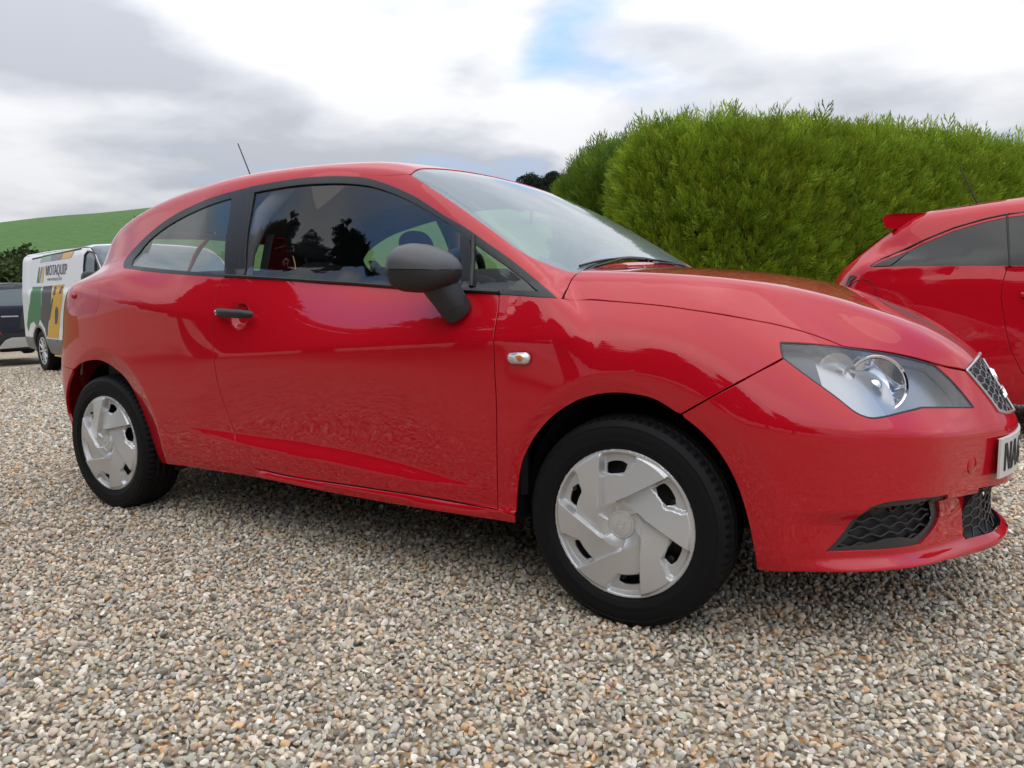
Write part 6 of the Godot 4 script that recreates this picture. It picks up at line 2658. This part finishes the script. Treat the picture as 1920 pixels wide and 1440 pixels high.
	patch.call("green_stripe", [0.63, 1.36, 1.14, 1.36, 1.12, 1.20, 1.08, 1.02, 0.98, 0.86, 0.80, 0.70, 0.62, 0.80, 0.40, 0.76, 0.26, 0.62, 0.20, 0.72, 0.34, 0.95, 0.50, 1.12], mat.print_green)
	patch.call("dark_stripe", [1.19, 1.36, 1.70, 1.37, 1.66, 1.20, 1.56, 1.02, 1.42, 0.80, 1.30, 0.60, 1.24, 0.56, 1.20, 0.70, 0.98, 0.84, 1.04, 0.92, 1.13, 1.08], mat.print_dark)
	patch.call("yellow_stripe", [1.74, 1.37, 2.27, 1.38, 2.18, 1.15, 2.04, 0.95, 1.94, 0.75, 1.85, 0.56, 1.27, 0.56, 1.34, 0.62, 1.46, 0.80, 1.60, 1.02, 1.70, 1.20], mat.print_yellow)
	patch.call("pale_green_stripe", [1.02, 1.74, 1.58, 1.745, 1.66, 1.86, 1.16, 1.855], mat.print_pale_green)
	patch.call("grey_stripe", [1.61, 1.745, 2.08, 1.75, 2.18, 1.866, 1.69, 1.86], mat.print_grey)
	patch.call("orange_stripe", [2.11, 1.75, 2.57, 1.76, 2.68, 1.87, 2.21, 1.866], mat.print_orange)
	patch.call("logo_green", [0.86, 1.42, 0.95, 1.42, 1.03, 1.67, 0.97, 1.67], mat.print_green)
	patch.call("logo_dark", [0.97, 1.42, 1.04, 1.42, 1.16, 1.67, 1.09, 1.67], mat.print_grey)
	patch.call("logo_yellow", [1.10, 1.42, 1.20, 1.42, 1.27, 1.67, 1.17, 1.67], mat.print_orange)
	patch.call("dark_figure", [1.42, 0.82, 1.50, 0.84, 1.76, 1.16, 1.70, 1.18], mat.print_dark, false, 0.005)
	patch.call("dark_figure", [1.74, 0.78, 1.86, 0.80, 1.96, 0.98, 1.90, 1.05, 1.80, 0.98], mat.print_dark, true, 0.005)
	patch.call("dark_figure", [1.78, 1.22, 1.86, 1.22, 1.90, 1.35, 1.80, 1.35], mat.print_dark, false, 0.005)
	patch.call("dark_figure", [2.05, 1.24, 2.14, 1.24, 2.22, 1.35, 2.12, 1.35], mat.print_dark, false, 0.005)
	var word := func(s: String, at: Vector2, h: float, width: float, m: Material) -> void:
		var tm := text_mesh(s, h, 0.002)
		var o := put("lettering", tm, m, car)
		var n := B.normal(B.drop(Vector3(at.x, at.y, 0), Vector3(0, 0, 1), 1.3))
		var p := B.drop(Vector3(at.x, at.y, 0), Vector3(0, 0, 1), 1.3) + n * 0.006
		var k := width / tm.get_aabb().size.x
		o.basis = Basis(Vector3(k, 0, 0), n.cross(Vector3(1, 0, 0)), n)
		o.position = p
	word.call("MOTAQUIP", Vector2(1.86, 1.605), 0.155, 1.03, mat.print_dark)
	word.call("www.motaquip.com", Vector2(1.79, 1.475), 0.05, 0.70, mat.print_grey)
	var rail := MB.new()
	rail.tube([B.drop(Vector3(0.60, 1.815, 0), Vector3(0, 0, 1), 1.3), B.drop(Vector3(1.8, 1.85, 0), Vector3(0, 0, 1), 1.3), B.drop(Vector3(2.95, 1.875, 0), Vector3(0, 0, 1), 1.3)], 0.012, 6)
	both.call("door_rail", rail, mat.trim)
	var mr := MB.new()
	blob(mr, Vector3(3.98, 1.36, 1.10), Vector3(0.09, 0.17, 0.11), 4.0)
	mr.tube([Vector3(4.0, 1.25, 0.92), Vector3(3.98, 1.25, 1.05)], 0.035, 8)
	both.call("door_mirror", mr, mat.black)
	var ae := MB.new()
	var a0 := B.drop(Vector3(3.28, 2.5, 0.2), Vector3(0, 1, 0), 0.0)
	ae.tube([[a0, 0.02], [a0 + Vector3(0, 0.09, 0), 0.014], [a0 + Vector3(-0.10, 0.42, 0), 0.005]], 0.01, 6)
	put("aerial", ae.mesh(), mat.black, car)
	var ub := MB.new()
	ub.box(Vector3(2.3, 0.34, 0), Vector3(4.3, 0.14, 1.3), Basis(), 0.02)
	put("underbody", ub.mesh(), mat.liner, car)
	var st := MB.new()
	st.box(Vector3(2.35, 0.285, 0.86), Vector3(1.9, 0.03, 0.09), Basis(), 0.008)
	put("side_step", st.mesh(), mat.print_yellow, car)
	for ax in [0.86, 3.95]:
		for s in [1.0, -1.0]:
			var m := MB.new()
			m.lathe([Vector2(0.40, 0.09 * s), Vector2(0.40, -0.3 * s), Vector2(0.0, -0.3 * s)], 24, Vector3(ax, 0.34, 0.82 * s), Basis(), true, deg_to_rad(-5.0), deg_to_rad(185.0))
			put("wheel_housing", m.mesh(), mat.liner, car)
			simple_wheel(car, Vector3(ax, 0.335, 0.815 * s), 0.335, 0.215, s > 0.0, mat.silver)


func wagon() -> void:
	var car := thing("estate_car", "dark blue off-road car seen from behind, beyond the white van", "car")
	var back := Vector3(0.985, 0, 0.17).normalized()
	var b := Basis(back, Vector3.UP, back.cross(Vector3.UP))
	car.transform = Transform3D(b, Vector3(-15.05, level(-15.2, -5.3), -5.36))
	var B := Wagon.new()
	var T := 0.0008
	var both := func(name: String, m: MB, material: Material) -> void:
		put(name, m.mesh(), material, car)
		put(name, m.mirror().mesh(), material, car)
	var rp := func(l: Array) -> Array:
		# outline on the tail, (z, y) pairs
		var r := []
		for i in l.size() / 2 + 1:
			var k := i % (l.size() / 2)
			var p := B.drop(Vector3(2.0, l[2 * k + 1], l[2 * k]), Vector3(1, 0, 0), 0.0)
			r.append_array([p.x, p.y, p.z, 1])
		return outline([[r, 0, T]], 0.05)
	var rear := Vector3(1, 0.2, 0.25)
	var half := panel(B, [rp.call([0.0, 0.62, 0.86, 0.62, 0.86, 1.1, 0.70, 1.45, 0.62, 1.55, 0.0, 1.57])[0]], [rp.call([0.0, 0.62, 0.86, 0.62, 0.86, 1.1, 0.70, 1.45, 0.62, 1.55, 0.0, 1.57])[1]], rear, 0.08)
	put("tailgate", half.join(half.mirror()).mesh(), mat.navy, car)
	var q: Array = rp.call([0.0, 1.14, 0.62, 1.14, 0.66, 1.18, 0.58, 1.44, 0.0, 1.47])
	half = panel(B, [q[0]], [zeros(q[0])], rear, 0.08, PackedVector3Array(), 0.004, 0.0, false)
	put("rear_window", half.join(half.mirror()).mesh(), mat.van_glass, car)
	for k in 3:
		q = rp.call([[0.70, 1.02, 0.86, 1.02, 0.85, 1.14, 0.72, 1.14], [0.70, 0.945, 0.87, 0.945, 0.86, 1.018, 0.70, 1.018], [0.70, 0.83, 0.87, 0.83, 0.87, 0.943, 0.70, 0.943]][k])
		both.call("tail_lamp", panel(B, [q[0]], [zeros(q[0])], rear, 0.04, PackedVector3Array(), 0.012, 0.0, false), [mat.red_lens, mat.plate, mat.red_lens][k])
	q = rp.call([0.0, 0.30, 0.80, 0.32, 0.86, 0.62, 0.0, 0.62])
	half = panel(B, [q[0]], [q[1]], rear, 0.06)
	put("rear_bumper", half.join(half.mirror()).mesh(), mat.black, car)
	q = rp.call([0.0, 0.36, 0.74, 0.34, 0.60, 0.50, 0.50, 0.54, 0.0, 0.54])
	half = panel(B, [q[0]], [q[1]], rear, 0.05, PackedVector3Array(), 0.03)
	put("skid_plate", half.join(half.mirror()).mesh(), mat.silver, car)
	q = rp.call([0.66, 0.60, 0.86, 0.60, 0.86, 0.65, 0.66, 0.65])
	both.call("reflector", panel(B, [q[0]], [zeros(q[0])], rear, 0.04, PackedVector3Array(), 0.008, 0.0, false), mat.red_lens)
	q = rp.call([0.0, 0.70, 0.36, 0.70, 0.30, 1.03, 0.0, 1.03])
	half = panel(B, [q[0]], [zeros(q[0])], rear, 0.05, PackedVector3Array(), 0.006, 0.0, false)
	put("number_plate_recess", half.join(half.mirror()).mesh(), mat.satin_black, car)
	q = rp.call([0.36, 0.93, 0.64, 0.93, 0.64, 0.955, 0.36, 0.955])
	both.call("chrome_strip", panel(B, [q[0]], [zeros(q[0])], rear, 0.04, PackedVector3Array(), 0.006, 0.0, false), mat.satin)
	# flanks, roof and front
	var sd := Vector3(0, 0.2, 1)
	var pl := func(l: Array) -> Array:
		return outline([[poly(l, 0.85), 0, T]], 0.06)
	var base := [-4.3, 0.35]
	var ar := arch(-3.6, 0.36, 0.40, 0.35)
	for i in range(ar.size() / 2 - 1, -1, -1):
		base.append_array([ar[2 * i], ar[2 * i + 1]])
	ar = arch(-0.92, 0.36, 0.40, 0.35)
	for i in range(ar.size() / 2 - 1, -1, -1):
		base.append_array([ar[2 * i], ar[2 * i + 1]])
	base.append_array([-0.16, 0.35, -0.12, 0.62, -0.12, 1.05, -0.22, 1.3, -0.34, 1.50, -1.0, 1.535, -2.0, 1.53, -2.75, 1.42, -3.3, 1.06, -4.2, 0.94])
	var side: Array = pl.call(base)
	var win: Array = pl.call([-0.40, 1.14, -0.5, 1.44, -1.0, 1.48, -2.0, 1.475, -2.6, 1.36, -3.0, 1.11, -1.5, 1.12])
	both.call("body_side", panel(B, [side[0], win[0]], [side[1], win[1]], sd, 0.1), mat.navy)
	both.call("side_windows", panel(B, [win[0]], [win[1]], sd, 0.1, PackedVector3Array(), -0.005), mat.dark_glass)
	var rt := []
	for i in 13:
		var p := B.drop(Vector3(lerpf(-0.34, -4.2, i / 12.0), 2.5, lerpf(0.62, 0.7, i / 12.0)), Vector3(0, 1, 0), 0.0)
		rt.append_array([p.x, p.y, p.z, 1])
	var rmid := []
	for i in 25:
		var p := B.drop(Vector3(lerpf(-4.3, -0.30, i / 24.0), 2.5, 0.0), Vector3(0, 1, 0), 0.0)
		rmid.append_array([p.x, p.y, p.z, 1])
	q = outline([[rt, 0, 0.0], [rmid, 0, 0.0]], 0.08)
	half = panel(B, [q[0]], [q[1]], Vector3(-0.1, 1, 0.3), 0.12)
	put("roof", half.join(half.mirror()).mesh(), mat.navy, car)
	var rr := MB.new()
	rr.tube([Vector3(-0.45, 1.575, 0.60), Vector3(-0.6, 1.645, 0.60), Vector3(-2.3, 1.64, 0.61), Vector3(-2.5, 1.57, 0.61)], 0.022, 8)
	both.call("roof_rail", rr, mat.satin)
	var ub := MB.new()
	ub.box(Vector3(-2.3, 0.36, 0), Vector3(4.2, 0.2, 1.3), Basis(), 0.03)
	put("underbody", ub.mesh(), mat.liner, car)
	for ax in [-0.92, -3.6]:
		for s in [1.0, -1.0]:
			simple_wheel(car, Vector3(ax, 0.34, 0.80 * s), 0.345, 0.22, s > 0.0, mat.silver)


func surroundings() -> void:
	hill()
	hedge("leylandii_hedge", "tall clipped bright green conifer hedge behind the bonnet and second red car", [[-2.86, -5.40, 2.36], [-1.70, -5.66, 2.42], [-0.9, -6.8, 2.42], [0.9, -9.6, 2.36], [3.2, -13.2, 2.30], [6.5, -18.0, 2.25]], 1.9, 1250.0, Color(0.215, 0.355, 0.032), 5, 1.0)
	hedge("conifer_bush", "rounded darker green conifer beside the left end of the long hedge", [[-3.88, -5.95, 2.30], [-3.25, -6.5, 2.54], [-2.3, -7.1, 2.35]], 1.6, 1100.0, Color(0.13, 0.24, 0.03), 6, 1.0)
	second_hatch()
	van()
	wagon()
	# scrub and bushes at the foot of the hill
	var rng := RandomNumberGenerator.new()
	rng.seed = 12
	for i in 6:
		var hd := deg_to_rad(-73.0 + i * 2.0)
		var r := 33.0 + rng.randf() * 4.0
		var x := 0.9 + sin(hd) * r
		var z := 2.8 - cos(hd) * r
		var o := thing("scrub_bush", "dark green scrub bush in the row at the foot of the hill", "bush", "scrub along the foot of the hill")
		o.position = Vector3(x, level(x, z) - 0.3, z)
		var balls := []
		for k in 6:
			var w := rng.randf_range(0.9, 1.4)
			balls.append([Vector3(rng.randf_range(-1.1, 1.1), rng.randf_range(0.9, 4.3) * (1.0 - 0.10 * i), rng.randf_range(-0.8, 0.8)), Vector3(w, w * 0.9, w)])
		leafy(o, balls, 2600, 0.34, Color(0.055, 0.08, 0.025), 40 + i, 0.5)
	broad_tree("dark_tree", "dark distant tree left of the hedge, its crown above the car roof", Vector3(-63.0, 11.0, -104.6), 7.6, 3.2, Color(0.026, 0.040, 0.026), 31, 2600, 0.5)
	broad_tree("dark_tree", "dark distant tree half hidden by the hedge's left end", Vector3(-60.0, 11.0, -106.4), 7.8, 2.8, Color(0.026, 0.040, 0.026), 33, 2200, 0.5)
	# conifers across the yard, behind the camera: seen mirrored in the paint and the windows
	var spots := [[-0.6, 13.0, 9.0, 3.0], [-4.0, 11.6, 10.6, 3.0], [-7.2, 10.4, 12.4, 3.2], [-10.8, 10.2, 11.8, 3.1], [-15.2, 10.6, 10.0, 2.9], [3.6, 14.6, 8.2, 3.0], [8.2, 15.5, 8.8, 3.1]]
	for i in spots.size():
		var s: Array = spots[i]
		conifer(["tall dark conifer across the yard, straight behind the camera", "dark conifer across the yard, second from the one behind the camera", "tallest pair of dark conifers mirrored in the door window, nearer one", "tallest pair of dark conifers mirrored in the door window, farther one", "shorter dark conifer at the far end of the row, behind the parked van side", "dark conifer across the yard, facing the red car's nose", "dark conifer across the yard, farthest towards the second red car"][i], Vector3(s[0], level(s[0], s[1]), s[1]), s[2], s[3], Color(0.028, 0.045, 0.018), 60 + i, 260, "conifers across the yard")
